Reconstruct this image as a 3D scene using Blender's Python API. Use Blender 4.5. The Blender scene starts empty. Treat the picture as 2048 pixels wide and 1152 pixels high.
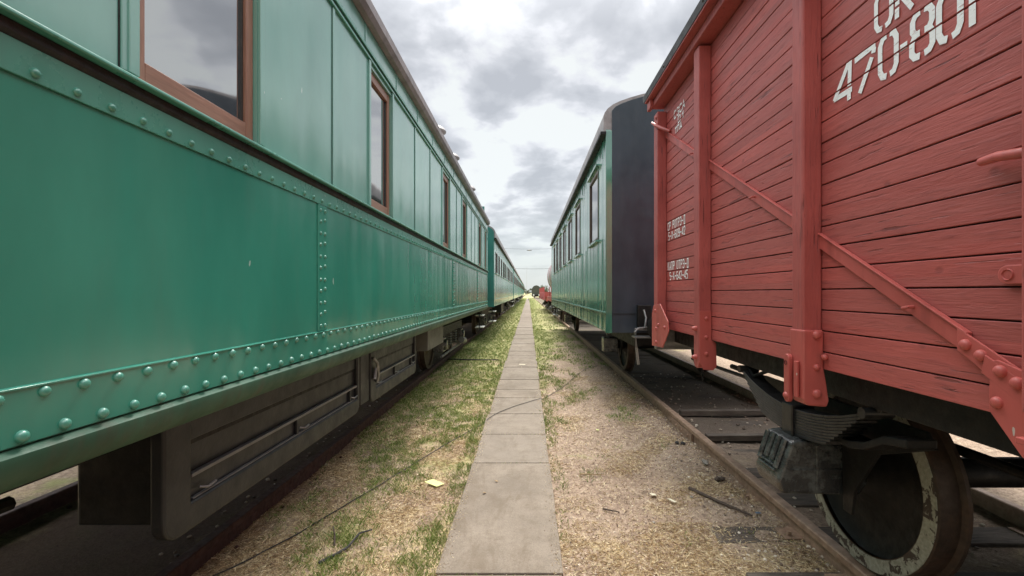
import bpy, bmesh, math, random
from mathutils import Vector, noise, Matrix
import numpy as np
R = math.radians
C = bpy.context.scene.collection
scene = bpy.context.scene
random.seed(7)

# ------------------------------------------------------------------ camera
H = 1.61                                   # eye height above the ground
cam = bpy.data.cameras.new('camera'); camo = bpy.data.objects.new('camera', cam); C.objects.link(camo)
camo.location = (0, 0, H); camo.rotation_euler = (R(90), 0, 0)
cam.sensor_width = 36; cam.lens = 940 / 2048 * 36
cam.shift_x = -33 / 2048; cam.shift_y = 10 / 2048
cam.clip_start = 0.05; cam.clip_end = 3000
scene.camera = camo
# ------------------------------------------------------------------ view and world
scene.view_settings.view_transform = 'Standard'; scene.view_settings.look = 'None'
scene.view_settings.exposure = 0.60; scene.view_settings.gamma = 1
SUN_EL, SUN_AZ = 56, 4                    # the veiled sun stands ahead of us, slightly right
w = bpy.data.worlds.new('World'); scene.world = w; w.use_nodes = True
nt = w.node_tree; N = nt.nodes; L = nt.links; N.clear()
def nd(t, **k):
    n = N.new(t)
    for a, b in k.items(): setattr(n, a, b)
    return n
def mth(op, a, b=None, clamp=False):
    n = nd('ShaderNodeMath', operation=op, use_clamp=clamp)
    for i, v in enumerate((a, b)):
        if v is None: continue
        if isinstance(v, (int, float)): n.inputs[i].default_value = v
        else: L.new(v, n.inputs[i])
    return n.outputs[0]
out = nd('ShaderNodeOutputWorld')
sky = nd('ShaderNodeTexSky', sky_type='NISHITA', sun_disc=False)
sky.sun_elevation = R(SUN_EL); sky.sun_rotation = R(SUN_AZ)
bg1 = nd('ShaderNodeBackground'); bg1.inputs[1].default_value = 0.10; L.new(sky.outputs[0], bg1.inputs[0])
tc = nd('ShaderNodeTexCoord'); sp = nd('ShaderNodeSeparateXYZ'); L.new(tc.outputs['Generated'], sp.inputs[0])
zz = mth('ADD', mth('MAXIMUM', sp.outputs[2], 0.0), 0.20)
cx = mth('DIVIDE', sp.outputs[0], zz); cy = mth('DIVIDE', sp.outputs[1], zz)
cb = nd('ShaderNodeCombineXYZ'); L.new(cx, cb.inputs[0]); L.new(cy, cb.inputs[1])
n1 = nd('ShaderNodeTexNoise'); n1.inputs['Scale'].default_value = 3.6; n1.inputs['Detail'].default_value = 8
n1.inputs['Roughness'].default_value = 0.52; n1.inputs['Distortion'].default_value = 0.15
mp = nd('ShaderNodeMapping'); mp.inputs['Location'].default_value = (3.1, 1.9, 0); mp.inputs['Scale'].default_value = (0.95, 0.85, 1)
L.new(cb.outputs[0], mp.inputs[0]); L.new(mp.outputs[0], n1.inputs[0])
n2 = nd('ShaderNodeTexNoise'); n2.inputs['Scale'].default_value = 1.3; n2.inputs['Detail'].default_value = 2
L.new(mp.outputs[0], n2.inputs[0])
cm = mth('ADD', mth('MULTIPLY', n1.outputs[0], 0.75), mth('MULTIPLY', n2.outputs[0], 0.25))
rp = nd('ShaderNodeValToRGB'); L.new(cm, rp.inputs[0])
e = rp.color_ramp.elements
e[0].position = 0.455; e[0].color = (0.83, 0.85, 0.82, 1)
e[1].position = 0.60; e[1].color = (0.46, 0.47, 0.485, 1)
q = rp.color_ramp.elements.new(0.49); q.color = (0.74, 0.745, 0.76, 1)
q = rp.color_ramp.elements.new(0.525); q.color = (0.60, 0.61, 0.625, 1)
# low band of the sky: a pale blue grey veil that washes the clouds out
hz = nd('ShaderNodeMapRange'); L.new(sp.outputs[2], hz.inputs[0]); hz.inputs[1].default_value = 0.02; hz.inputs[2].default_value = 0.17
hzc = nd('ShaderNodeMix', data_type='RGBA'); L.new(hz.outputs[0], hzc.inputs[0])
hzc.inputs[6].default_value = (0.62, 0.675, 0.69, 1); L.new(rp.outputs[0], hzc.inputs[7])
bg2 = nd('ShaderNodeBackground')
zen = nd('ShaderNodeMapRange', interpolation_type='SMOOTHSTEP'); L.new(sp.outputs[2], zen.inputs[0])      # an overcast sky is brightest overhead
zen.inputs[1].default_value = 0.44; zen.inputs[2].default_value = 0.85; zen.inputs[3].default_value = 0.66; zen.inputs[4].default_value = 3.6
dt = mth('ADD', mth('MULTIPLY', sp.outputs[1], 0.97), mth('MULTIPLY', sp.outputs[2], 0.24))                # glow of the veiled sun ahead
glw = nd('ShaderNodeMapRange', interpolation_type='SMOOTHSTEP'); L.new(dt, glw.inputs[0]); glw.inputs[1].default_value = 0.80; glw.inputs[2].default_value = 1.0; glw.inputs[3].default_value = 0.0; glw.inputs[4].default_value = 0.10
L.new(mth('ADD', zen.outputs[0], glw.outputs[0]), bg2.inputs[1]); L.new(hzc.outputs[2], bg2.inputs[0])
ms = nd('ShaderNodeMixShader'); ms.inputs[0].default_value = 0.86
L.new(bg1.outputs[0], ms.inputs[1]); L.new(bg2.outputs[0], ms.inputs[2]); L.new(ms.outputs[0], out.inputs[0])
# ------------------------------------------------------------------ sun
sl = bpy.data.lights.new('sun', 'SUN'); sl.energy = 3.0; sl.angle = R(16); sl.color = (1, 0.94, 0.86)
so = bpy.data.objects.new('sun', sl); C.objects.link(so)
so.rotation_euler = (R(90 - SUN_EL), 0, R(180 - SUN_AZ))

# ================================================================== materials
class G:
    """small node-graph helper"""
    def __init__(s, name):
        s.m = bpy.data.materials.new(name); s.m.use_nodes = True
        s.t = s.m.node_tree; s.b = s.t.nodes['Principled BSDF']
        s.co = s.n('ShaderNodeTexCoord').outputs['Object']
        s.geo = s.n('ShaderNodeNewGeometry')
    def n(s, t, **k):
        x = s.t.nodes.new(t)
        for a, b in k.items(): setattr(x, a, b)
        return x
    def l(s, a, b): s.t.links.new(a, b)
    def put(s, sock, v):
        if hasattr(v, 'links'): s.l(v, sock)
        else: sock.default_value = v
    def map(s, scale=(1, 1, 1), loc=(0, 0, 0), src=None):
        m = s.n('ShaderNodeMapping'); m.inputs['Scale'].default_value = scale; m.inputs['Location'].default_value = loc
        s.l(src or s.co, m.inputs[0]); return m.outputs[0]
    def noise(s, vec, sc, det=4, ro=0.55, dist=0):
        x = s.n('ShaderNodeTexNoise'); s.l(vec, x.inputs[0]); x.inputs['Scale'].default_value = sc
        x.inputs['Detail'].default_value = det; x.inputs['Roughness'].default_value = ro; x.inputs['Distortion'].default_value = dist
        return x.outputs[0]
    def ramp(s, f, *st):
        x = s.n('ShaderNodeValToRGB'); s.l(f, x.inputs[0]); e = x.color_ramp.elements
        e[0].position, e[0].color = st[0][0], (*st[0][1], 1) if not isinstance(st[0][1], float) else (st[0][1],) * 3 + (1,)
        e[1].position, e[1].color = st[-1][0], (*st[-1][1], 1) if not isinstance(st[-1][1], float) else (st[-1][1],) * 3 + (1,)
        for p, c in st[1:-1]:
            y = e.new(p); y.color = (*c, 1) if not isinstance(c, float) else (c, c, c, 1)
        return x.outputs[0]
    def rng(s, f, a, b, c=0., d=1.):
        x = s.n('ShaderNodeMapRange'); s.l(f, x.inputs[0])
        for i, v in enumerate((a, b, c, d)): x.inputs[i + 1].default_value = v
        return x.outputs[0]
    def mix(s, f, a, b, mode='MIX'):
        x = s.n('ShaderNodeMix', data_type='RGBA', blend_type=mode)
        s.put(x.inputs[0], f)
        for sock, v in ((x.inputs[6], a), (x.inputs[7], b)):
            if hasattr(v, 'links'): s.l(v, sock)
            else: sock.default_value = (*v, 1)
        return x.outputs[2]
    def math(s, op, a, b=0., clamp=False):
        x = s.n('ShaderNodeMath', operation=op, use_clamp=clamp); s.put(x.inputs[0], a); s.put(x.inputs[1], b); return x.outputs[0]
    def bump(s, h, dist, strength=1., prev=None):
        x = s.n('ShaderNodeBump'); s.l(h, x.inputs['Height']); x.inputs['Distance'].default_value = dist; x.inputs['Strength'].default_value = strength
        if prev: s.l(prev, x.inputs['Normal'])
        return x.outputs[0]
    def done(s, col, rough, nrm=None, metal=0., spec=None, coat=None):
        s.put(s.b.inputs['Base Color'], col if hasattr(col, 'links') else (*col, 1))
        s.put(s.b.inputs['Roughness'], rough); s.put(s.b.inputs['Metallic'], metal)
        if nrm: s.l(nrm, s.b.inputs['Normal'])
        if spec is not None: s.b.inputs['IOR'].default_value = spec
        if coat: s.b.inputs['Coat Weight'].default_value = coat; s.b.inputs['Coat Roughness'].default_value = 0.12
        return s.m

def paint(name, base, rough=0.28, dent=0.006, tone=0.25, dirt=(0.12, 0.10, 0.08), dirt_amt=0.2, dsc=(1, 1, 0.28), ior=1.5, micro=1.):
    g = G(name)
    v = g.map(dsc)
    big = g.noise(v, 3.0, 1, 0.4)
    mid = g.noise(g.map((1, 1, dsc[2] * 0.6)), 4.6, 1, 0.4)
    fine = g.noise(g.co, 46, 5, 0.62)
    drip = g.noise(g.map((1, 1, 0.55)), 17, 4, 0.6, 0.6)
    tonev = g.noise(g.map((1, 1, 0.4)), 2.1, 5, 0.6)
    dark = tuple(c * (1 - tone) for c in base); light = tuple(min(1, c * (1 + tone) + 0.012 * tone * 4) for c in base)
    col = g.mix(g.rng(tonev, 0.3, 0.7), dark, light)
    col = g.mix(g.math('MULTIPLY', g.rng(g.noise(g.map((1, 1, 0.15), (4, 2, 1)), 9, 5, 0.65), 0.52, 0.78), dirt_amt), col, dirt)
    chip = g.math('GREATER_THAN', g.noise(g.map((1, 1, 0.45), (9, 1, 3)), 23, 3, 0.4), 0.775)
    col = g.mix(g.math('MULTIPLY', chip, 0.6), col, (0.55, 0.66, 0.6))
    r = g.rng(g.noise(g.co, 8, 5, 0.65), 0.3, 0.75, rough * 0.8, rough * 1.4)
    nb = g.bump(big, dent)
    nb = g.bump(mid, dent * 0.35, 1, nb)
    if micro:
        nb = g.bump(drip, 0.0006 * micro, 1, nb)
        nb = g.bump(fine, 0.0002 * micro, 1, nb)
    return g.done(col, r, nb, spec=ior)

def plain(name, col, rough=0.5, var=0.25, sc=12, bumpd=0.001, metal=0., col2=None, amt=0.5, ior=None):
    g = G(name)
    n = g.noise(g.co, sc, 6, 0.62)
    c = g.mix(g.rng(n, 0.3, 0.7), tuple(x * (1 - var) for x in col), tuple(x * (1 + var) for x in col))
    if col2:
        c = g.mix(g.math('MULTIPLY', g.rng(g.noise(g.map(loc=(5, 3, 7)), sc * 0.6, 6, 0.7), 0.48, 0.62), amt), c, col2)
    r = g.rng(g.noise(g.map(loc=(1, 8, 2)), sc * 1.5, 4), 0.3, 0.7, rough * 0.8, min(1, rough * 1.25))
    return g.done(c, r, g.bump(g.noise(g.co, sc * 4, 5, 0.65), bumpd), metal, spec=ior)

PITCH, PH = 0.094, H + 0.017                        # plank height and the height of one groove
def red_wood(name, base=(0.46, 0.092, 0.080), grain=True):
    g = G(name)
    s = g.n('ShaderNodeSeparateXYZ'); g.l(g.co, s.inputs[0])
    idx = g.math('FLOOR', g.math('DIVIDE', g.math('SUBTRACT', s.outputs[2], PH - 5 * PITCH), PITCH))
    wn = g.n('ShaderNodeTexWhiteNoise', noise_dimensions='1D'); g.l(idx, wn.inputs['W'])
    off = g.n('ShaderNodeCombineXYZ'); g.l(g.math('MULTIPLY', wn.outputs[0], 37.), off.inputs[1]); g.l(g.math('MULTIPLY', wn.outputs[0], 11.), off.inputs[0])
    va = g.n('ShaderNodeVectorMath', operation='ADD'); g.l(g.co, va.inputs[0]); g.l(off.outputs[0], va.inputs[1])
    v = va.outputs[0] if grain else g.co
    ax = (1, 0.06, 1) if grain else (1, 1, 0.06)
    ax2 = (1, 0.16, 1) if grain else (1, 1, 0.16)
    gr = g.noise(g.map(ax, src=v), 130, 4, 0.6, 0.25)                  # fine fibres
    gr2 = g.noise(g.map(ax2, src=v), 34, 5, 0.62, 1.2)                  # flowing figure
    crack = g.noise(g.map((1, 0.05, 1) if grain else (1, 1, 0.05), (3, 3, 3), src=v), 62, 3, 0.55, 0.4)
    pat = g.noise(g.map((1, 0.5, 1), (7, 7, 7), src=v), 5, 4, 0.6)
    crk = g.math('MULTIPLY', g.rng(crack, 0.625, 0.66), g.rng(pat, 0.46, 0.6))
    vo = g.n('ShaderNodeTexVoronoi'); vo.inputs['Scale'].default_value = 6.5; g.l(g.map((1, 0.75, 1), src=v), vo.inputs[0])
    knot = g.rng(vo.outputs['Distance'], 0.05, 0.10, 1., 0.)
    knm = g.math('MULTIPLY', knot, 0.7)
    tone = g.noise(g.map((1, 0.4, 1), (1, 2, 3), src=v), 3, 4, 0.6)
    a = tuple(c * 0.84 for c in base); b = (base[0] * 1.12, base[1] * 1.25, base[2] * 1.25)
    col = g.mix(g.rng(tone, 0.3, 0.7), a, b)
    if grain:
        col = g.mix(g.math('MULTIPLY', wn.outputs[0], 0.55), col, (base[0] * 0.80, base[1] * 1.12, base[2] * 1.15))
    col = g.mix(g.math('MULTIPLY', g.rng(gr2, 0.54, 0.72), 0.30), col, (0.20, 0.055, 0.055))
    col = g.mix(g.math('MULTIPLY', g.rng(gr, 0.56, 0.66), 0.38), col, (0.20, 0.045, 0.045))
    col = g.mix(g.math('MULTIPLY', crk, 0.55), col, (0.06, 0.022, 0.022))
    col = g.mix(g.math('MULTIPLY', knm, 0.5), col, (0.14, 0.035, 0.035))
    hgt = g.math('SUBTRACT', g.math('ADD', g.math('MULTIPLY', gr, 0.45), g.math('MULTIPLY', gr2, 0.7)), g.math('ADD', g.math('MULTIPLY', crk, 1.2), g.math('MULTIPLY', knm, 0.3)))
    return g.done(col, g.rng(gr2, 0.3, 0.7, 0.42, 0.62), g.bump(hgt, 0.0035, 0.9))

TEAL = (0.032, 0.230, 0.165)
M = {}
M['coach'] = paint('coach_green_paint', TEAL, 0.19, 0.012, dirt_amt=0.10, ior=1.68, tone=0.13, dsc=(1, 1.2, 0.10), micro=0.18)
M['coach_up'] = paint('upper_green_sky_sheen', (0.15, 0.36, 0.30), 0.18, 0.007, dirt_amt=0.06, ior=2.3, tone=0.10, dsc=(1, 1.2, 0.12), micro=0.18)  # coach green made paler, the sky's reflection put into the base colour
M['trim'] = paint('trim_green_paint', (0.06, 0.27, 0.20), 0.28, 0.002, dirt_amt=0.15, ior=1.75, tone=0.15)
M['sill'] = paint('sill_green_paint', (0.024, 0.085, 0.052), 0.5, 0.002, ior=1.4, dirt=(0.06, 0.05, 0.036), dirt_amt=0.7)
M['far_green'] = paint('far_coach_paint', (0.06, 0.29, 0.225), 0.14, 0.016, dirt_amt=0.08, dsc=(1, 1.3, 0.04), ior=2.6, micro=0)
M['green_right'] = paint('green_coach_paint', (0.045, 0.195, 0.132), 0.14, 0.016, dirt_amt=0.10, dsc=(1, 1.3, 0.035), ior=2.8, micro=0)
M['end_teal'] = paint('end_teal_paint', (0.018, 0.15, 0.13), 0.4, 0.004)
M['end_black'] = paint('end_black_paint', (0.022, 0.033, 0.048), 0.36, 0.006, tone=0.3, dirt=(0.06, 0.064, 0.07), dirt_amt=0.35)
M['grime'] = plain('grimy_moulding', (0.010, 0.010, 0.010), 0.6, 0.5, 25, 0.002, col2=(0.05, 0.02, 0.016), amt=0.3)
M['black'] = plain('black_underframe_paint', (0.008, 0.008, 0.0085), 0.55, 0.3, 14, 0.002, ior=1.35, col2=(0.022, 0.019, 0.016), amt=0.5)
M['box'] = plain('battery_box_grey_paint', (0.010, 0.011, 0.014), 0.42, 0.25, 6, 0.002, col2=(0.020, 0.020, 0.021), amt=0.5)
M['box_trim'] = plain('box_rail_grey_paint', (0.13, 0.13, 0.135), 0.35, 0.2, 9, 0.001)
M['steel'] = plain('worn_steel', (0.24, 0.24, 0.24), 0.35, 0.3, 20, 0.001, 0.6)
M['oily'] = plain('oily_cast_steel', (0.035, 0.037, 0.038), 0.18, 0.4, 22, 0.003, 0.3, ior=1.9, col2=(0.15, 0.165, 0.16), amt=0.6)
M['spring'] = plain('greasy_spring_steel', (0.016, 0.016, 0.017), 0.34, 0.35, 18, 0.001, 0.3, col2=(0.04, 0.038, 0.036), amt=0.5, ior=1.6)
M['wood_dark'] = plain('dark_window_wood', (0.095, 0.062, 0.048), 0.4, 0.2, 20)
M['greybox'] = plain('dusty_grey_box', (0.10, 0.10, 0.088), 0.5, 0.2, 5, 0.001)
M['roof'] = plain('roof_grey_paint', (0.28, 0.26, 0.26), 0.5, 0.2, 5, 0.002, col2=(0.14, 0.12, 0.12), amt=0.5)
M['roof_edge'] = plain('gutter_grey_paint', (0.24, 0.205, 0.205), 0.45, 0.2, 6, 0.002, col2=(0.10, 0.085, 0.085), amt=0.5)
M['roof_dark'] = plain('wagon_roof_dark', (0.045, 0.042, 0.042), 0.5, 0.3, 8, 0.002)
M['red'] = red_wood('red_painted_planks')
M['red_post'] = red_wood('red_painted_post', (0.41, 0.083, 0.074), False)
M['red_metal'] = paint('red_painted_metal', (0.46, 0.094, 0.080), 0.42, 0.002, tone=0.18, dirt=(0.12, 0.03, 0.028), dirt_amt=0.5)
M['groove'] = plain('dark_plank_gap', (0.035, 0.010, 0.012), 0.9, 0.2, 20)
M['wheel'] = plain('rusty_wheel_steel', (0.055, 0.036, 0.027), 0.55, 0.4, 16, 0.002, 0.2, col2=(0.10, 0.055, 0.035), amt=0.6)
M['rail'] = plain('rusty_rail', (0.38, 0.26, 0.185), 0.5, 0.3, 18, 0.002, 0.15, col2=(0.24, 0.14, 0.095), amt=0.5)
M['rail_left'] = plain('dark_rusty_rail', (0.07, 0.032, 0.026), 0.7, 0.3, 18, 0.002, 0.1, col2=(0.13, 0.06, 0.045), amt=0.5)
M['rubber'] = plain('black_cable_rubber', (0.035, 0.033, 0.03), 0.5, 0.2, 30)
M['card'] = plain('pale_yellow_card', (0.66, 0.70, 0.27), 0.7, 0.06, 30, 0.0005)
M['paper'] = plain('cream_paper', (0.72, 0.66, 0.5), 0.8, 0.1, 30, 0.001)
M['stone'] = plain('grey_stone', (0.33, 0.30, 0.26), 0.9, 0.3, 30, 0.004)
M['coal'] = plain('dark_clinker', (0.05, 0.048, 0.048), 0.7, 0.4, 40, 0.006)
M['twig'] = plain('dead_twig_bark', (0.09, 0.065, 0.05), 0.85, 0.3, 40, 0.002)
M['leaf_dry'] = plain('dry_leaf', (0.36, 0.25, 0.13), 0.8, 0.2, 40)
M['blue'] = plain('blue_plastic', (0.12, 0.2, 0.3), 0.4, 0.1, 40)
M['tank'] = plain('pale_tank_paint', (0.50, 0.42, 0.42), 0.3, 0.15, 3, 0.002, 0.2, col2=(0.30, 0.16, 0.15), amt=0.5)
M['white_trim'] = plain('white_step_paint', (0.7, 0.7, 0.68), 0.5, 0.15, 10)
M['concrete_post'] = plain('concrete_post', (0.4, 0.39, 0.37), 0.85, 0.15, 4, 0.003)
M['bark'] = plain('tree_bark', (0.10, 0.075, 0.055), 0.9, 0.3, 5, 0.01)

def wood_frame(name='varnished_window_wood', sc=(1, 1, 0.07)):
    g = G(name)
    gr = g.noise(g.map(sc), 90, 4, 0.6, 0.3)
    gr2 = g.noise(g.map((1, 0.3, 0.3)), 14, 4, 0.6)
    col = g.mix(g.rng(gr, 0.3, 0.7), (0.22, 0.108, 0.073), (0.34, 0.175, 0.12))
    col = g.mix(g.math('MULTIPLY', g.rng(gr2, 0.45, 0.75), 0.5), col, (0.26, 0.115, 0.07))
    return g.done(col, 0.38, g.bump(gr, 0.0008))
M['wood'] = wood_frame(); M['wood_rail'] = wood_frame('varnished_rail_wood', (1, 0.07, 1))

def glass():
    g = G('dark_window_glass')
    wv = g.noise(g.map((1, 1, 1)), 1.6, 2, 0.4)
    ds = g.rng(g.noise(g.map((1, 1, 0.6)), 5, 6, 0.6), 0.35, 0.75, 0.02, 0.07)
    col = g.mix(g.rng(g.noise(g.co, 3, 5), 0.4, 0.8), (0.02, 0.026, 0.03), (0.06, 0.065, 0.065))
    return g.done(col, ds, g.bump(wv, 0.004), spec=6.0)
M['glass'] = glass()

def white_letter():
    g = G('worn_white_stencil_paint')
    n = g.noise(g.map((1, 0.2, 1)), 120, 4, 0.7, 0.3); n2 = g.noise(g.co, 24, 4, 0.6)
    m = g.rng(g.math('ADD', g.math('MULTIPLY', n, 0.7), g.math('MULTIPLY', n2, 0.3)), 0.57, 0.63)
    col = g.mix(g.math('MULTIPLY', m, 0.6), (0.92, 0.92, 0.92), (0.36, 0.14, 0.13))
    return g.done(col, 0.6, g.bump(n, 0.002))
M['letter'] = white_letter()

def wheel_rim():
    g = G('chipped_white_rim_paint')
    n = g.noise(g.map((1, 1, 1)), 11, 6, 0.65, 0.8); n2 = g.noise(g.map((1, 3, 3)), 16, 4, 0.6)
    col = g.mix(g.rng(n2, 0.35, 0.7), (0.38, 0.38, 0.32), (0.23, 0.235, 0.185))
    col = g.mix(g.rng(n, 0.535, 0.565), col, (0.05, 0.035, 0.028))
    return g.done(col, 0.6, g.bump(n, 0.006))
M['rim'] = wheel_rim()

def sleeper_mat():
    g = G('old_sleeper_wood')
    gr = g.noise(g.map((0.08, 1, 1)), 60, 5, 0.65, 0.4); n = g.noise(g.co, 4, 4)
    col = g.mix(g.rng(gr, 0.3, 0.7), (0.04, 0.032, 0.027), (0.16, 0.125, 0.10))
    col = g.mix(g.rng(n, 0.45, 0.7, 0, 0.5), col, (0.2, 0.165, 0.13))
    return g.done(col, 0.9, g.bump(gr, 0.012))
M['sleeper'] = sleeper_mat()

def concrete():
    g = G('path_concrete')
    rnd = g.geo.outputs['Random Per Island']
    n = g.noise(g.co, 2.2, 6, 0.6); f = g.noise(g.co, 160, 3, 0.7); m = g.noise(g.map(loc=(3, 3, 3)), 9, 6, 0.7)
    col = g.mix(g.rng(n, 0.3, 0.7), (0.185, 0.150, 0.115), (0.300, 0.248, 0.196))
    col = g.mix(g.math('MULTIPLY', rnd, 0.35), col, (0.26, 0.225, 0.19))
    col = g.mix(g.math('MULTIPLY', g.rng(m, 0.48, 0.66), 0.7), col, (0.19, 0.152, 0.112))
    col = g.mix(g.math('MULTIPLY', g.rng(f, 0.53, 0.62), 0.5), col, (0.12, 0.10, 0.08))
    col = g.mix(g.math('MULTIPLY', g.rng(f, 0.40, 0.28), 0.4), col, (0.5, 0.46, 0.4))
    st_ = g.noise(g.map((1, 0.35, 1), (2, 5, 1)), 5.5, 6, 0.72, 0.8)
    col = g.mix(g.math('MULTIPLY', g.rng(st_, 0.50, 0.64), 0.5), col, (0.15, 0.115, 0.08))
    return g.done(col, 0.9, g.bump(g.math('ADD', g.math('MULTIPLY', f, 0.4), m), 0.006))
M['concrete'] = concrete()

TX = {'left': -2.73, 'right': 2.60}
def ground_mat():
    g = G('yard_ground')
    s = g.n('ShaderNodeSeparateXYZ'); g.l(g.co, s.inputs[0]); X, Y = s.outputs[0], s.outputs[1]
    lft0 = g.rng(X, 0.2, -0.5, -0.09, 0.06)
    big = g.noise(g.co, 0.9, 5, 0.6); mid = g.noise(g.map(loc=(4, 1, 0)), 5, 6, 0.65); fine = g.noise(g.co, 60, 5, 0.7)
    straw = g.noise(g.map((1, 0.5, 1)), 90, 4, 0.7, 1.5)
    col = g.mix(g.rng(big, 0.35, 0.65), (0.345, 0.240, 0.175), (0.475, 0.350, 0.262))
    col = g.mix(g.math('MULTIPLY', g.rng(mid, 0.5, 0.68), 0.6), col, (0.24, 0.17, 0.12))
    col = g.mix(g.math('MULTIPLY', g.rng(straw, 0.52, 0.66), 0.65), col, (0.50, 0.41, 0.26))
    col = g.mix(g.math('MULTIPLY', g.rng(fine, 0.56, 0.72), 0.6), col, (0.09, 0.068, 0.05))
    sp1 = g.noise(g.map(loc=(2, 9, 4)), 23, 5, 0.75, 0.6); sp2 = g.noise(g.map(loc=(6, 3, 4)), 11, 6, 0.7, 1.0)
    col = g.mix(g.math('MULTIPLY', g.rng(sp1, 0.53, 0.57), 0.5), col, (0.13, 0.085, 0.058))
    col = g.mix(g.math('MULTIPLY', g.rng(sp1, 0.45, 0.37), 0.5), col, (0.74, 0.60, 0.44))
    col = g.mix(g.math('MULTIPLY', g.rng(sp2, 0.55, 0.66), 0.5), col, (0.19, 0.135, 0.10))
    ylw = g.rng(g.math('ADD', g.noise(g.map(loc=(1, 1, 7)), 2.6, 5, 0.6), g.math('ADD', lft0, g.rng(Y, 3.7, 2.7, 0., 0.16))), 0.52, 0.66)
    col = g.mix(g.math('MULTIPLY', g.math('MULTIPLY', ylw, g.rng(straw, 0.42, 0.60)), 0.8), col, (0.68, 0.54, 0.27))
    # turf that grows thicker with distance and away from the tracks
    gm = g.math('ADD', g.noise(g.map(loc=(8, 2, 0)), 1.6, 5, 0.62), g.math('MULTIPLY', g.rng(X, 0.5, 1.4, 0., -0.22), g.rng(Y, 30., 12., 0.3, 1.)))
    far = g.rng(Y, 5., 17., 0., 0.36)
    lft = g.rng(X, 0.4, -0.6, -0.03, 0.045)
    gmask = g.rng(g.math('ADD', g.math('ADD', gm, far), lft), 0.60, 0.72)
    turf = g.mix(g.rng(fine, 0.3, 0.7), (0.25, 0.27, 0.085), (0.47, 0.44, 0.20))
    col = g.mix(g.math('MULTIPLY', gmask, 0.84), col, turf)
    # oily dark ballast strip between and beside the rails
    for t in TX.values():
        d = g.math('ABSOLUTE', g.math('SUBTRACT', X, t))
        mk = g.rng(g.math('ADD', d, g.math('MULTIPLY', mid, 0.7)), 1.0 if t > 0 else 0.93, 1.4 if t > 0 else 1.25, 1., 0.)
        dk = g.mix(g.rng(fine, 0.35, 0.7), (0.05, 0.038, 0.03), (0.19, 0.15, 0.115)) if t > 0 else g.mix(g.rng(fine, 0.35, 0.7), (0.06, 0.032, 0.024), (0.15, 0.085, 0.06))
        if t > 0: mk = g.math('MULTIPLY', mk, g.rng(Y, 4.2, 5.6, 0.25, 1.0))
        col = g.mix(g.math('MULTIPLY', mk, 0.88), col, dk)
    h = g.math('ADD', g.math('MULTIPLY', fine, 0.4), g.math('ADD', g.math('MULTIPLY', straw, 0.35), mid))
    return g.done(col, 0.95, g.bump(h, 0.028))
M['ground'] = ground_mat()

def blade_mat(name, a, b, c):
    g = G(name)
    r = g.geo.outputs['Random Per Island']
    col = g.ramp(r, (0.0, a), (0.5, b), (1.0, c))
    m = g.done(col, 0.6)
    g.b.inputs['Transmission Weight'].default_value = 0.0
    return m
M['grass'] = blade_mat('grass_blades', (0.11, 0.20, 0.04), (0.26, 0.34, 0.085), (0.50, 0.47, 0.21))
M['straw'] = blade_mat('dry_straw', (0.20, 0.12, 0.07), (0.58, 0.42, 0.23), (0.90, 0.78, 0.52))
M['leaf'] = blade_mat('tree_leaves', (0.04, 0.06, 0.025), (0.075, 0.10, 0.04), (0.12, 0.14, 0.06))
M['pebble'] = blade_mat('pebbles', (0.09, 0.06, 0.045), (0.36, 0.26, 0.19), (0.80, 0.72, 0.60))

# ================================================================== mesh helpers
def nb(): return bmesh.new()
def box(b, x0, x1, y0, y1, z0, z1):
    v = [b.verts.new(p) for p in ((x0, y0, z0), (x1, y0, z0), (x1, y1, z0), (x0, y1, z0), (x0, y0, z1), (x1, y0, z1), (x1, y1, z1), (x0, y1, z1))]
    for f in ((0, 3, 2, 1), (4, 5, 6, 7), (0, 1, 5, 4), (1, 2, 6, 5), (2, 3, 7, 6), (3, 0, 4, 7)): b.faces.new([v[i] for i in f])
    return v
def prism(b, pts, axis, a0, a1):
    """closed 2-D outline swept along an axis: axis y takes (x,z), x takes (y,z), z takes (x,y)"""
    def P(p, a):
        return {'y': (p[0], a, p[1]), 'x': (a, p[0], p[1]), 'z': (p[0], p[1], a)}[axis]
    A = [b.verts.new(P(p, a0)) for p in pts]; B = [b.verts.new(P(p, a1)) for p in pts]
    n = len(pts)
    for i in range(n): b.faces.new((A[i], A[(i + 1) % n], B[(i + 1) % n], B[i]))
    b.faces.new(A[::-1]); b.faces.new(B)
def frame_of(d):
    d = d.normalized(); u = d.cross(Vector((0, 0, 1)))
    if u.length < 1e-4: u = Vector((1, 0, 0))
    u.normalize(); return u, d.cross(u)
def tube(b, pts, r, n=8):
    pts = [Vector(p) for p in pts]; rings = []
    for i, p in enumerate(pts):
        d = (pts[min(i + 1, len(pts) - 1)] - pts[max(i - 1, 0)]); u, v = frame_of(d)
        rr = r[i] if isinstance(r, (list, tuple)) else r
        rings.append([b.verts.new(p + u * (rr * math.cos(2 * math.pi * k / n)) + v * (rr * math.sin(2 * math.pi * k / n))) for k in range(n)])
    for a, c in zip(rings, rings[1:]):
        for k in range(n): b.faces.new((a[k], a[(k + 1) % n], c[(k + 1) % n], c[k]))
    b.faces.new(rings[0][::-1]); b.faces.new(rings[-1])
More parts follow.
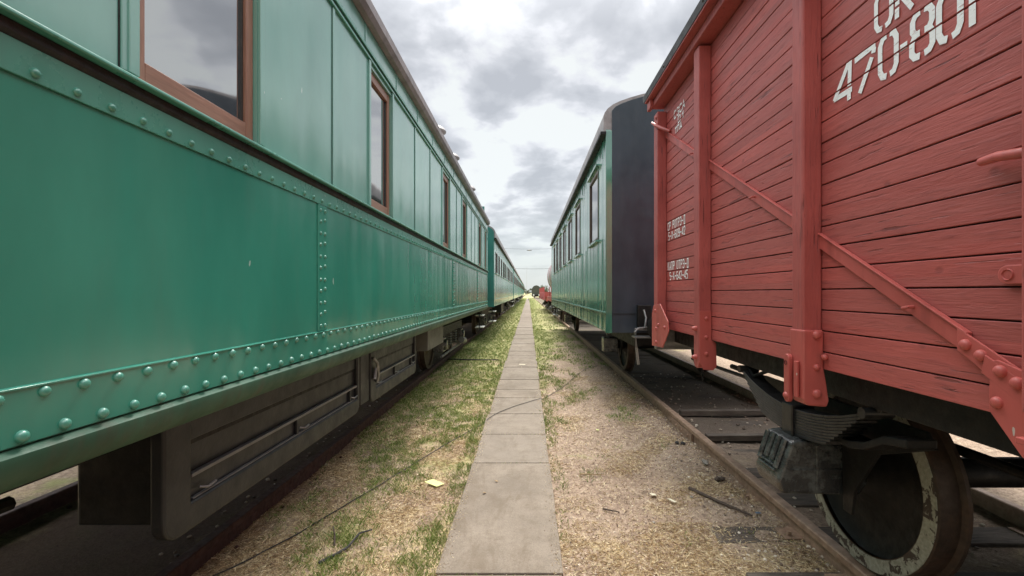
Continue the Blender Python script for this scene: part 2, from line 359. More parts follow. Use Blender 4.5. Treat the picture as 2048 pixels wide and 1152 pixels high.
def lathe(b, prof, c, axis='x', n=48, cap=True):
    """prof: list of (along axis, radius)"""
    rings = []
    for a, r in prof:
        ring = []
        for k in range(n):
            t = 2 * math.pi * k / n; cs, sn = r * math.cos(t), r * math.sin(t)
            ring.append(b.verts.new({'x': (c[0] + a, c[1] + cs, c[2] + sn), 'y': (c[0] + cs, c[1] + a, c[2] + sn), 'z': (c[0] + cs, c[1] + sn, c[2] + a)}[axis]))
        rings.append(ring)
    for p, q in zip(rings, rings[1:]):
        for k in range(n): b.faces.new((p[k], p[(k + 1) % n], q[(k + 1) % n], q[k]))
    if cap: b.faces.new(rings[0][::-1]); b.faces.new(rings[-1])
def dome(b, c, r, h, d, n=12):
    """rivet head at c bulging along direction d"""
    d = Vector(d); u, v = frame_of(d); c = Vector(c); rings = []
    for j, (rr, hh) in enumerate(((1.0, 0.0), (0.93, 0.42), (0.70, 0.78), (0.36, 0.96))):
        rings.append([b.verts.new(c + u * (r * rr * math.cos(2 * math.pi * k / n)) + v * (r * rr * math.sin(2 * math.pi * k / n)) + d * (h * hh)) for k in range(n)])
    top = b.verts.new(c + d * h)
    for p, q in zip(rings, rings[1:]):
        for k in range(n): b.faces.new((p[k], p[(k + 1) % n], q[(k + 1) % n], q[k]))
    for k in range(n): b.faces.new((rings[-1][k], rings[-1][(k + 1) % n], top))
def walls(b, x0, x1, y0, y1, z0, z1, holes, hz0, hz1):
    """a flat wall with window openings"""
    box(b, x0, x1, y0, y1, z0, hz0); box(b, x0, x1, y0, y1, hz1, z1)
    ys = [y0] + [v for h in sorted(holes) for v in h] + [y1]
    for a, c in zip(ys[::2], ys[1::2]): box(b, x0, x1, a, c, hz0, hz1)

ORG = {}
def root(name, loc, label, cat, group=None, kind=None):
    o = bpy.data.objects.new(name, None); C.objects.link(o); o.location = loc; o.empty_display_size = 0.2
    ORG[o.name] = Vector(loc)
    tag(o, label, cat, group, kind); return o
def tag(o, label=None, cat=None, group=None, kind=None):
    if label: o['label'] = label
    if cat: o['category'] = cat
    if group: o['group'] = group
    if kind: o['kind'] = kind
    return o
def part(name, b, mat, parent=None, bevel=0, smooth=False, seg=2, loc=None, kind=None, label=None, angle=40):
    """links a bmesh given in world coordinates as one mesh object"""
    org = Vector((0, 0, 0))
    if parent is not None: org = ORG[parent.name]
    elif loc is not None: org = Vector(loc)
    bmesh.ops.recalc_face_normals(b, faces=b.faces)
    bmesh.ops.translate(b, verts=b.verts, vec=-org)
    me = bpy.data.meshes.new(name); b.to_mesh(me); b.free()
    me.materials.append(M[mat] if isinstance(mat, str) else mat)
    o = bpy.data.objects.new(name, me); C.objects.link(o)
    if parent is not None: o.parent = parent
    else: o.location = org
    ORG[o.name] = org
    if bevel:
        m = o.modifiers.new('bevel', 'BEVEL'); m.width = bevel; m.segments = seg; m.limit_method = 'ANGLE'; m.angle_limit = R(35)
        m.harden_normals = False
    if smooth:
        for p in me.polygons: p.use_smooth = True
        me.set_sharp_from_angle(angle=R(angle))
    if kind: o['kind'] = kind
    if label: o['label'] = label
    return o
def copy_tree(o, loc=None, parent=None):
    c = o.copy(); C.objects.link(c); c.parent = parent
    if loc is not None: c.location = loc
    for ch in [x for x in C.objects if x.parent == o]: copy_tree(ch, None, c)
    return c
def one(name, b, mat, label, cat, loc, group=None, **k):
    o = part(name, b, mat, None, loc=loc, **k); return tag(o, label, cat, group)

# ================================================================== ground
TOP = 0.13                                    # rail top
def gh(x, y):
    """ground relief"""
    if y > 60 or abs(x) > 12: return 0.0
    h = 0.016 * noise.noise(Vector((x * 1.3, y * 1.3, 0))) + 0.008 * noise.noise(Vector((x * 5, y * 5, 3)))
    d = min(abs(x - (TX['left'])), abs(x - TX['right']))
    if d < 0.75: h -= 0.022
    if x > 0.3:
        t = max(0, min(1, (1.75 - d) / 0.5)) * max(0, min(1, (d - 0.86) / 0.1)) * max(0, min(1, (y - 3.3) / 0.5)); h += 0.022 * t * t * (3 - 2 * t)
    if -0.60 < x < 0.26: h = min(h, 0.0) - 0.008
    return h
def sheet():
    b = nb()
    xs = [-1500, -400, -90, -30, -12] + list(np.arange(-7, -2.0, 0.2)) + list(np.arange(-2.0, 2.01, 0.045)) + list(np.arange(2.2, 7.1, 0.2)) + [12, 30, 90, 400, 1500]
    ys = [-300, -40, -8, -3, 0, 1.0] + list(np.arange(1.8, 6, 0.045)) + list(np.arange(6, 14, 0.13)) + list(np.arange(14, 40, 0.6)) + [45, 60, 90, 140, 250, 500, 1000, 2400]
    vs = [[b.verts.new((x, y, gh(x, y))) for x in xs] for y in ys]
    for j in range(len(ys) - 1):
        for i in range(len(xs) - 1): b.faces.new((vs[j][i], vs[j][i + 1], vs[j + 1][i + 1], vs[j + 1][i]))
    return b
o = part('ground', sheet(), 'ground', smooth=True, kind='structure', angle=180)

# concrete path of slabs
b = nb(); rs = random.Random(3)
ys = [0.1, 1.35, 2.66, 4.40]
while ys[-1] < 130: ys.append(ys[-1] + rs.choice((0.86, 0.9, 0.94, 0.62)) if ys[-1] < 60 else ys[-1] + 3)
ys_joint = [v for v in ys if 2 < v < 16]
for i, (a, c) in enumerate(zip(ys, ys[1:])):
    x0 = -0.531 + rs.uniform(-0.012, 0.012); x1 = 0.191 + rs.uniform(-0.009, 0.009)
    t = rs.uniform(0.014, 0.026); g = 0.008
    n = 5 if a < 9 else 1
    # slightly worn edges
    pl = [(x0 + rs.uniform(-0.005, 0.005), a + g + (c - a - 2 * g) * k / n) for k in range(n + 1)]
    pr = [(x1 + rs.uniform(-0.005, 0.005), a + g + (c - a - 2 * g) * k / n) for k in range(n + 1)]
    prism(b, pl + pr[::-1], 'z', -0.03, t + 0.002)
part('path', b, 'concrete', kind='structure', bevel=0.006)

# ================================================================== tracks
def rail_profile(cx, top):
    w, hd, ft = 0.036, 0.040, 0.065
    pts = [(-ft, -0.165), (ft, -0.165), (ft, -0.155), (0.010, -0.140), (0.009, -hd - 0.012), (w, -hd), (w, -0.006), (w - 0.008, 0), (-w + 0.008, 0), (-w, -0.006), (-w, -hd), (-0.009, -hd - 0.012), (-0.010, -0.140), (-ft, -0.155)]
    return [(cx + x, top + z) for x, z in pts]
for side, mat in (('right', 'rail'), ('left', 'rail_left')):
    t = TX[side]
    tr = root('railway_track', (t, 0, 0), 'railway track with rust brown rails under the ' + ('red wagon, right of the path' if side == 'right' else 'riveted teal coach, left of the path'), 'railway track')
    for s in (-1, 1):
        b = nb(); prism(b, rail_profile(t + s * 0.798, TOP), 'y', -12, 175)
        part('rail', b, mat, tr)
    # fishplate joints near the viewer
    if side == 'right':
        b = nb(); box(b, t - 0.798 - 0.040, t - 0.798 - 0.012, 5.1, 5.9, TOP - 0.135, TOP - 0.052)
        fp = part('fishplate', b, 'rail', tr, bevel=0.004)
        for k in range(4):
            b = nb(); dome(b, (t - 0.838, 5.2 + k * 0.2, TOP - 0.093), 0.016, 0.014, (-1, 0, 0), 8); part('bolt', b, 'rail', fp)
    rs = random.Random(11 + int(t)); b2 = nb(); first = None
    yy0 = 2.60 if side == 'right' else 2.4
    for k in range(-8, 290):
        y = yy0 + k * 0.545 + rs.uniform(-0.03, 0.03); hw = 0.115 + rs.uniform(-0.012, 0.012); zz = (-0.030 if side == 'right' else -0.040) + rs.uniform(-0.012, 0.010) + (0.028 if side == 'right' and k < 2 else 0)
        x0 = t - 1.36 + rs.uniform(-0.05, 0.05); x1 = t + 1.36 + rs.uniform(-0.05, 0.05); sk = rs.uniform(-0.02, 0.02)
        pts = [(x0, y - hw + sk), (x1, y - hw - sk), (x1 + 0.02, y + hw - sk), (x0 + 0.015, y + hw + sk)]
        if 0 <= k < 90:
            b = nb(); prism(b, pts, 'z', -0.12, zz + 0.012); sp_ = part('sleeper', b, 'sleeper', tr, bevel=0.01)
            if k < 14:
                for s in (-1, 1):
                    b = nb(); box(b, t + s * 0.798 - 0.13, t + s * 0.798 + 0.13, y - 0.075, y + 0.075, zz + 0.010, zz + 0.024)
                    for q in (-1, 1): box(b, t + s * 0.798 + q * 0.085 - 0.012, t + s * 0.798 + q * 0.085 + 0.012, y + q * 0.03 - 0.012, y + q * 0.03 + 0.012, zz + 0.026, zz + 0.05)
                    part('tie_plate', b, mat, sp_, bevel=0.003)
        else: prism(b2, pts, 'z', -0.12, zz + 0.012)
    part('sleeper', b2, 'sleeper', tr, kind='stuff')

# ================================================================== rolling stock helpers
def wheel(parent, cx, cy, side, rim='wheel', r=0.5, top=TOP, n=56):
    """side = direction of the outer face along x; cx = outer face"""
    s = side; cz = top + r; b = nb()
    prof = [(0.0, r - 0.085), (0.0, r - 0.006), (-0.006 * 1, r), (-0.095, r + 0.004), (-0.105, r + 0.028), (-0.122, r + 0.030), (-0.130, r + 0.018), (-0.130, r - 0.08)]
    lathe(b, [(a * s, rr) for a, rr in prof], (cx, cy, cz), 'x', n, cap=False)
    w_ = part('wheel', b, 'wheel', parent, smooth=True)
    b = nb(); ring = [(0.004, r - 0.078), (0.004, r - 0.010), (0.001, r - 0.007), (0.001, r - 0.080)]
    lathe(b, [(a * s, rr) for a, rr in ring], (cx, cy, cz), 'x', n, cap=False)
    part('rim', b, rim, w_, smooth=True)
    b = nb(); disc = [(0.03, 0.001), (0.03, 0.09), (0.005, 0.12), (-0.045, 0.17), (-0.062, 0.28), (-0.045, r - 0.11), (-0.022, r - 0.084), (-0.1, r - 0.084), (-0.1, 0.12), (-0.13, 0.1), (-0.13, 0.001)]
    lathe(b, [(a * s, rr) for a, rr in disc], (cx, cy, cz), 'x', n, cap=False)
    part('wheel_disc', b, 'black', w_, smooth=True)
    return w_
def leaf_spring(parent, xc, yc, zc, half, sag, nl=9, wd=0.09, mat='spring', th=0.0125, taper=0.085):
    """flat springs stacked, centre lowest"""
    b = nb()
    for k in range(nl):
        hl = half * (1 - taper * k); z0 = zc - k * (th + 0.0012)
        pts = []; m = 14
        for i in range(m + 1):
            u = -1 + 2 * i / m; y = yc + u * hl
            z = z0 + sag * ((u * hl / half) ** 2)
            pts.append((y, z))
        prism(b, [(y, z + th) for y, z in pts] + [(y, z) for y, z in pts[::-1]], 'x', xc - wd / 2, xc + wd / 2)
    s = part('leaf_spring', b, mat, parent, bevel=0.0015, seg=1)
    b = nb(); box(b, xc - wd / 2 - 0.014, xc + wd / 2 + 0.014, yc - 0.048, yc + 0.048, zc - nl * (th + 0.0012) - 0.012, zc + th + 0.02)
    part('spring_buckle', b, mat, s, bevel=0.006)
    for q in (-1, 1):
        b = nb(); ye = yc + q * half
        tube(b, [(xc - wd / 2 - 0.015, ye, zc + sag + 0.01), (xc + wd / 2 + 0.015, ye, zc + sag + 0.01)], 0.024, 12)
        tube(b, [(xc, ye, zc + sag), (xc, ye + q * 0.05, zc + sag + 0.17)], 0.018, 8)
        part('shackle', b, mat, s, smooth=True)
    return s
def buffer(parent, x, y, z, d):
    b = nb(); prof = [(0, 0.11), (0.03, 0.11), (0.05, 0.085), (0.30, 0.075), (0.30, 0.055), (0.52, 0.05), (0.53, 0.18), (0.555, 0.19), (0.575, 0.15), (0.585, 0.001)]
    lathe(b, [(a * d, r) for a, r in prof], (x, y, z), 'y', 24, cap=False); return part('buffer', b, 'black', parent, smooth=True)

# ================================================================== the riveted teal coach on the left
SX = -1.21                                      # plane of its side
yA, yB = -4.5, 13.9
coach = root('passenger_coach', (-2.76, yA, TOP), 'long teal coach with riveted lower panels and wood framed windows, close on the left', 'railway coach', 'coaches standing on the left track')
def Zr(v): return H + v
xc = -2.76; W2 = abs(SX - xc)
# lower body
b = nb(); prism(b, [(SX - 0.004, Zr(-0.366)), (SX - 0.004, Zr(0.60)), (2 * xc - SX, Zr(0.60)), (2 * xc - SX, Zr(-0.366))], 'y', yA, yB)
part('lower_body', b, 'coach', coach)
strips = [(-2.14, -2.02), (2.69, 2.81), (7.50, 7.66), (11.08, 11.26)]
edges = [yA] + [v for s in strips for v in s] + [yB]
# flat skin panels, slightly quilted
for a, c in zip(edges[::2], edges[1::2]):
    b = nb(); n = max(2, int((c - a) / 0.12)); m = 10
    vs = []
    for j in range(m + 1):
        row = []
        for i in range(n + 1):
            y = a + 0.004 + (c - a - 0.008) * i / n; z = Zr(-0.222) + 0.735 * j / m
            e_ = min(1, min(i, n - i) / 2) * min(1, min(j, m - j) / 2)
            d = 0.0048 * e_ * noise.noise(Vector((y * 1.5, z * 0.8, 4))) + 0.0016 * e_ * noise.noise(Vector((y * 4.2, z * 0.8, 9)))
            row.append(b.verts.new((SX + d, y, z)))
        vs.append(row)
    for j in range(m):
        for i in range(n): b.faces.new((vs[j][i], vs[j][i + 1], vs[j + 1][i + 1], vs[j + 1][i]))
    part('side_panel', b, 'coach', coach, smooth=True, angle=180)
# riveted bands
b = nb(); box(b, SX - 0.004, SX + 0.007, yA, yB, Zr(0.514), Zr(0.5965)); part('riveted_band', b, 'trim', coach, bevel=0.0015)
b = nb()
prism(b, [(SX - 0.004, Zr(-0.360)), (SX + 0.007, Zr(-0.360)), (SX + 0.007, Zr(-0.228)), (SX + 0.012, Zr(-0.228)), (SX + 0.012, Zr(-0.2235)), (SX + 0.004, Zr(-0.2205)), (SX - 0.004, Zr(-0.2205))], 'y', yA, yB)
part('riveted_band', b, 'coach', coach, bevel=0.001)
for a, c in strips:
    b = nb(); box(b, SX - 0.004, SX + 0.007, a, c, Zr(-0.2185), Zr(0.512)); part('riveted_strip', b, 'coach', coach, bevel=0.0015)
# rivets: the ones that show largest each their own part
riv = []
k = 0
for i in range(-50, 125):
    y = 1.166 + i * 0.1058
    if yA + .1 < y < yB - .05:
        riv.append((y, Zr(-0.2445), 0.0150)); 
        if y - 0.053 > yA: riv.append((y - 0.053, Zr(-0.339), 0.0150))
        riv.append((y - 0.020, Zr(0.5355), 0.0125))
for a, c in strips:
    for i in range(11):
        z = Zr(-0.19) + i * 0.0672
        riv.append((a + 0.030, z, 0.0105)); riv.append((c - 0.034, z + 0.012 * (i % 2), 0.0105))
for y in (1.346, 2.06, 2.675, 2.76, 3.6, 4.4, 5.5, 6.6, 7.55, 7.7, 8.8): riv.append((y, Zr(-0.392), -0.010))
def cov(v): return v[2] ** 2 / v[0] ** 3 if v[0] > 1.08 else -1
riv.sort(key=lambda v: -(v[2] ** 2) / v[0] ** 3 if v[0] > 1.1 else 1)
b2 = nb(); rr = random.Random(2)
for i, (y, z, r) in enumerate(riv):
    xx = SX + 0.006 if r > 0 else SX + 0.014
    b = nb() if i < 98 else b2
    r_ = abs(r) * rr.uniform(0.93, 1.06)
    dome(b, (xx, y + rr.uniform(-.002, .002), z + rr.uniform(-.0015, .0015)), r_, r_ * 0.92, (1, 0, 0), 14 if i < 98 else 8)
    if i < 98: part('rivet', b, 'trim', coach, smooth=True, angle=80)
part('rivet', b2, 'trim', coach, smooth=True, angle=80, kind='stuff')
# rolled sill under the side
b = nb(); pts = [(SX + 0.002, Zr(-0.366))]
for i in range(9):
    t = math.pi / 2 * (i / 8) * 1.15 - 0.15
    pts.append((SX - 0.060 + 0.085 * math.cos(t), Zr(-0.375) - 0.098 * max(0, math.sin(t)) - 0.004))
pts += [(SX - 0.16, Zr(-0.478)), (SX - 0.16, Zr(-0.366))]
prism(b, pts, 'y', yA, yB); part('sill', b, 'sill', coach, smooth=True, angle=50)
# belt ledge
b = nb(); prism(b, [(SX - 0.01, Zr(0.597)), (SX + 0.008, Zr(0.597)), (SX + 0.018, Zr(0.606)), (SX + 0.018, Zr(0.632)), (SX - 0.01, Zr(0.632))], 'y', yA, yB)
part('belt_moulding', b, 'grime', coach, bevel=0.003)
b = nb(); prism(b, [(SX - 0.03, Zr(0.6325)), (SX + 0.040, Zr(0.6325)), (SX + 0.043, Zr(0.636)), (SX + 0.042, Zr(0.6450)), (SX + 0.036, Zr(0.6475)), (SX + 0.003, Zr(0.656)), (SX - 0.03, Zr(0.664))], 'y', yA, yB)
part('belt_rail', b, 'trim', coach, bevel=0.002)
# upper side with window openings
wins = [(-3.4, -2.75), (-0.75, -0.10), (1.454, 2.098), (3.587, 4.150), (6.60, 7.20), (8.55, 9.20), (11.35, 12.05), (12.92, 13.50)]
WZ0, WZ1 = Zr(0.665), Zr(1.735)
b = nb(); walls(b, SX - 0.09, SX - 0.001, yA, yB, Zr(0.655), Zr(2.03), wins, WZ0, WZ1)
part('upper_side', b, 'coach_up', coach)
b = nb(); box(b, 2 * xc - SX, 2 * xc - SX + 0.06, yA, yB, Zr(0.60), Zr(2.03))
part('far_side', b, 'coach_up', coach)
# cover strips, drip rails, header seams
b = nb()
for y in (-3.75, -2.3, -1.2, 0.55, 1.395, 2.90, 5.00, 5.77, 7.9, 9.95, 10.6, 12.5):
    b = nb(); box(b, SX - 0.001, SX + 0.007, y - 0.004, y + 0.026, Zr(0.665), Zr(1.765)); part('cover_strip', b, 'coach_up', coach, bevel=0.002)
    b = nb(); box(b, SX - 0.001, SX + 0.0015, y - 0.009, y - 0.0045, Zr(0.665), Zr(1.765)); part('panel_seam', b, 'grime', coach)
for y0, y1 in wins:
    for ya_ in (y0 - 0.042, y1 + 0.004):
        b = nb(); box(b, SX - 0.001, SX + 0.012, ya_, ya_ + 0.038, Zr(0.665), Zr(1.765)); part('cover_strip', b, 'coach_up', coach, bevel=0.002)
for y in np.arange(-3.9, 13.8, 0.82):
    b = nb(); box(b, SX - 0.001, SX + 0.005, y, y + 0.02, Zr(1.836), Zr(2.0)); part('header_strip', b, 'coach_up', coach, bevel=0.001)
b = nb(); box(b, SX - 0.001, SX + 0.016, yA, yB, Zr(1.768), Zr(1.786)); box(b, SX - 0.001, SX + 0.022, yA, yB, Zr(1.808), Zr(1.832))
part('drip_rail', b, 'trim', coach, bevel=0.003)
b = nb(); box(b, SX - 0.001, SX + 0.008, yA, yB, Zr(1.7885), Zr(1.8055)); part('rail_groove', b, 'grime', coach)
for y0, y1 in wins:
    b = nb(); fx0, fx1 = SX - 0.052, SX - 0.018; st, bt = 0.052, 0.075
    box(b, fx0, fx1, y0 + 0.002, y0 + st, WZ0 + 0.001, WZ1 - 0.001); box(b, fx0, fx1, y1 - st, y1 - 0.002, WZ0 + 0.001, WZ1 - 0.001)
    for za_, zb_ in ((WZ0 + 0.0015, WZ0 + bt - .002), (WZ1 - 0.068, WZ1 - 0.0015)): box(b, fx0 + 0.001, fx1 - 0.006, y0 + st - 0.002, y1 - st + 0.002, za_, zb_)
    f = part('window', b, 'wood', coach, bevel=0.004)
    for za_, zb_ in ((WZ0 + 0.001, WZ0 + bt), (WZ1 - 0.07, WZ1 - 0.001)):
        b = nb(); box(b, fx0, fx1 - 0.002, y0 + st + .001, y1 - st - .001, za_, zb_); part('window_rail', b, 'wood_rail', f, bevel=0.003)
    b = nb(); box(b, fx0 + 0.006, fx0 + 0.012, y0 + st - 0.005, y1 - st + 0.005, WZ0 + bt - 0.005, WZ1 - 0.065)
    part('pane', b, 'glass', f)
    b = nb(); box(b, fx0 + 0.012, fx0 + 0.02, y1 - st - 0.012, y1 - st - 0.001, WZ0 + bt, WZ1 - 0.07)
    box(b, fx0 + 0.012, fx0 + 0.02, y0 + st + 0.001, y0 + st + 0.006, WZ0 + bt, WZ1 - 0.07)
    part('glazing_seal', b, 'rubber', f)
# dark interior floor so nothing shines through, ends
b = nb(); box(b, 2 * xc - SX + 0.06, SX - 0.09, yA, yA + 0.06, Zr(0.60), Zr(2.6)); box(b, 2 * xc - SX + 0.06, SX - 0.09, yB - 0.06, yB - 0.002, Zr(0.60), Zr(2.55))
part('end_wall', b, 'end_teal', coach)
b = nb(); pts = [(SX + 0.035, Zr(2.115))]
for i in range(13):
    t = i / 12; x = SX + 0.03 - t * (2 * W2 + 0.06); u = (x - xc) / (W2 + 0.03)
    pts.append((x, Zr(2.13) + 0.62 * (1 - abs(u) ** 2.3)))
pts += [(2 * xc - SX - 0.035, Zr(2.02)), (SX + 0.0, Zr(2.02))]
prism(b, pts, 'y', yA - 0.05, yB + 0.05); part('roof', b, 'roof', coach, smooth=True)
b = nb(); prism(b, [(SX + 0.0, Zr(2.005)), (SX + 0.045, Zr(2.012)), (SX + 0.070, Zr(2.05)), (SX + 0.072, Zr(2.118)), (SX + 0.058, Zr(2.118)), (SX + 0.036, Zr(2.06)), (SX, Zr(2.05))], 'y', yA - 0.04, yB + 0.04)
part('gutter', b, 'roof_edge', coach, bevel=0.003)
for y in (7.96, 9.52, 12.4):
    b = nb(); xx = SX - 0.39; zb = Zr(2.43)
    lathe(b, [(0, 0.075), (0.30, 0.075)], (xx, y, zb - 0.02), 'z', 20); 
    lathe(b, [(0.26, 0.09), (0.29, 0.20), (0.31, 0.205), (0.36, 0.17), (0.40, 0.09), (0.415, 0.001)], (xx, y, zb), 'z', 24, cap=False)
    part('ventilator', b, 'roof', coach, smooth=True)
# battery boxes below the sill
def under_box(y0, y1, rail_y, battens, latches):
    bx = -1.45; z0, z1 = Zr(-1.02), Zr(-0.40)
    b = nb(); box(b, -1.88, bx - 0.030, y0 + 0.085, y1 - 0.03, z0 + 0.05, z1)
    p = part('battery_box', b, 'box', coach, bevel=0.01)
    b = nb(); rc = 0.085; outl = []
    for (cx_, cz_, a0) in ((y0 + rc, z0 + rc, 180), (y1 - rc, z0 + rc, 270)):
        for k in range(7): t = R(a0 + 15 * k); outl.append((cx_ + rc * math.cos(t), cz_ + rc * math.sin(t)))
    outl += [(y1, z1), (y1 - 0.05, z1), (y1 - 0.05, z0 + 0.12), (y0 + 0.155, z0 + 0.12), (y0 + 0.155, z1), (y0, z1)]
    prism(b, outl, 'x', bx - 0.06, bx)
    part('box_frame', b, 'box', p, bevel=0.012, seg=3)
    b = nb(); box(b, bx - 0.028, bx - 0.002, y0 + 0.16, y1 - 0.055, Zr(-0.797), Zr(-0.780))
    part('box_rail', b, 'box_trim', p, bevel=0.003)
    b = nb(); box(b, bx - 0.028, bx - 0.012, y0 + 0.18, y1 - 0.07, Zr(-0.899), Zr(-0.893)); part('box_rail', b, 'box_trim', p)
    b = nb(); box(b, bx - 0.0295, bx - 0.020, y0 + 0.16, y1 - 0.055, Zr(-0.640), Zr(-0.405)); part('box_flap', b, 'box', p, bevel=0.004)
    b = nb(); box(b, bx - 0.0300, bx - 0.0290, y0 + 0.165, y1 - 0.055, Zr(-0.662), Zr(-0.641)); part('box_gap', b, 'black', p)
    b = nb(); box(b, -1.86, bx - 0.065, y0 + 0.081, y0 + 0.0845, z0 + 0.06, z1 - 0.01); part('end_shade', b, 'black', p)  # black sheet over the box end, standing in for the shade there
    for y in battens:
        b = nb(); box(b, bx - 0.0295, bx - 0.012, y - 0.010, y + 0.010, Zr(-0.895), Zr(-0.80)); part('batten', b, 'box', p, bevel=0.002)
    for y in latches:
        b = nb(); tube(b, [(bx - 0.018, y, Zr(-0.865)), (bx + 0.004, y + 0.02, Zr(-0.872)), (bx + 0.004, y + 0.075, Zr(-0.866))], 0.006, 6)
        part('latch', b, 'steel', p, smooth=True)
    for y in (y0 + 0.55, y1 - 0.4):
        b = nb(); box(b, bx - 0.019, bx - 0.010, y - 0.07, y + 0.07, Zr(-0.50), Zr(-0.47)); part('handle', b, 'black', p, bevel=0.004)
under_box(1.87, 4.04, 0, (2.98, 3.86), (2.10, 3.02, 3.89))
under_box(4.32, 6.06, 0, (5.15, 5.86), (4.55, 5.18, 5.89))
b = nb(); box(b, -1.60, -1.455, 4.07, 4.29, Zr(-0.98), Zr(-0.40)); part('box_bracket', b, 'box', coach, bevel=0.01)
b = nb(); tube(b, [(-1.44, 4.36, Zr(-0.60)), (-1.42, 4.42, Zr(-0.66)), (-1.42, 4.45, Zr(-0.78)), (-1.44, 4.46, Zr(-0.84))], 0.014, 8); tube(b, [(-1.43, 4.40, Zr(-0.70)), (-1.43, 4.36, Zr(-0.80))], 0.018, 8)
part('lever', b, 'steel', coach, smooth=True)
b = nb(); box(b, -1.80, -1.38, 6.45, 7.62, Zr(-0.80), Zr(-0.42)); part('equipment_box', b, 'greybox', coach, bevel=0.012)
# underframe members and pipes
b = nb(); box(b, -1.75, -1.62, yA + 0.3, yB - 0.2, Zr(-0.62), Zr(-0.37)); box(b, -3.9, -3.77, yA + 0.3, yB - 0.2, Zr(-0.62), Zr(-0.37))
for y in (-3.5, -1.8, 0.2, 1.5, 4.2, 6.3, 8.2, 10.4, 12.6, 13.6): box(b, -3.765, -1.755, y, y + 0.12, Zr(-0.58), Zr(-0.37))
tube(b, [(-2.2, yA, Zr(-0.7)), (-2.2, 8, Zr(-0.7))], 0.03, 8)
part('underframe', b, 'black', coach)
def bogie(parent, yc, xc, wb=2.4):
    b = nb()
    for s in (-1, 1):
        x = xc + s * 1.0
        box(b, x - 0.05, x + 0.05, yc - wb / 2 - 0.5, yc + wb / 2 + 0.5, TOP + 0.62, TOP + 0.80)
        prism(b, [(yc - 0.75, TOP + 0.618), (yc - 0.45, TOP + 0.34), (yc + 0.45, TOP + 0.34), (yc + 0.75, TOP + 0.618)], 'x', x - 0.03, x + 0.03)
    box(b, xc - 0.949, xc + 0.949, yc - 0.25, yc + 0.25, TOP + 0.5, TOP + 0.78)
    bg = part('bogie', b, 'black', parent)
    for q in (-1, 1):
        y = yc + q * wb / 2
        for s in (-1, 1):
            # wheels and boxes are sub-parts of the bogie
            b = nb(); x = xc + s * 0.80 + s * 0.03
            prof = [(0.03, 0.001), (0.03, 0.10), (0.0, 0.12), (-0.05, 0.2), (-0.03, 0.40), (0.0, 0.41), (0.0, 0.475), (-0.09, 0.475), (-0.1, 0.5), (-0.13, 0.49), (-0.13, 0.001)]
            lathe(b, [(a * s, r) for a, r in prof], (x, y, TOP + 0.475), 'x', 32, cap=False); part('wheel', b, 'wheel', bg, smooth=True)
            b = nb(); xx = xc + s * 1.02
            box(b, xx - 0.11, xx + 0.11, y - 0.15, y + 0.15, TOP + 0.34, TOP + 0.61)
            lathe(b, [(0.11 * s, 0.11), (0.16 * s, 0.10), (0.17 * s, 0.001)], (xx, y, TOP + 0.475), 'x', 20, cap=False)
            part('axle_box', b, 'oily', bg, bevel=0.015)
        b = nb(); tube(b, [(xc - 1.0, y, TOP + 0.475), (xc + 1.0, y, TOP + 0.475)], 0.075, 12); part('axle', b, 'black', bg, smooth=True)
    for s in (-1, 1):
        for q in (-1, 1):
            b = nb(); pts = [(xc + s * 1.05 + 0.07 * math.cos(t * 0.9), yc + q * 0.35 + 0.07 * math.sin(t * 0.9), TOP + 0.36 + t * 0.0075) for t in range(0, 36)]
            tube(b, pts, 0.014, 6); part('coil_spring', b, 'box_trim', bg, smooth=True)
        b = nb(); tube(b, [(xc + s * 1.12, yc - wb / 2 - 0.3, TOP + 0.28), (xc + s * 1.12, yc + wb / 2 + 0.2, TOP + 0.28)], 0.022, 8)
        tube(b, [(xc + s * 1.2, yc + 0.55, TOP + 0.40), (xc + s * 1.2, yc + 1.0, TOP + 0.34)], 0.075, 12)
        part('brake_gear', b, 'box_trim', bg, smooth=True)
    return bg
bogie(coach, 10.35, xc); bogie(coach, -1.6, xc)
b = nb(); tube(b, [(-1.52, 1.2, Zr(-0.52)), (-1.50, 0.6, Zr(-0.60)), (-1.50, -0.8, Zr(-0.60))], 0.022, 8); part('brake_pipe', b, 'black', coach, smooth=True)
b = nb(); tube(b, [(-2.1, 0.2, Zr(-0.85)), (-2.1, 1.9, Zr(-0.85))], 0.03, 8); part('brake_pipe', b, 'black', coach, smooth=True)
b = nb(); lathe(b, [(0, 0.001), (0.0, 0.14), (0.05, 0.17), (0.75, 0.17), (0.80, 0.14), (0.80, 0.001)], (-2.35, 0.5, Zr(-0.72)), 'y', 24, cap=False); part('air_reservoir', b, 'black', coach, smooth=True)
def step_irons(parent, x, y, s, mat='white_trim', n=2):
    for k in range(n):
        z = Zr(-0.62) - k * 0.32
        b = nb(); box(b, min(x, x - s * 0.22), max(x, x - s * 0.22), y - 0.26, y + 0.26, z, z + 0.025)
        part('step', b, mat, parent, bevel=0.004)
    b = nb()
    for q in (-1, 1): tube(b, [(x - s * 0.1, y + q * 0.27, Zr(-0.42)), (x - s * 0.1, y + q * 0.27, Zr(-0.63) - 0.32 * (n - 1))], 0.012, 6)
    part('step_hanger', b, 'black', parent)
step_irons(coach, -1.22, 12.9, 1)
for x in (xc - 0.98, xc + 0.98): buffer(coach, x, yB, TOP + 1.06, 1)

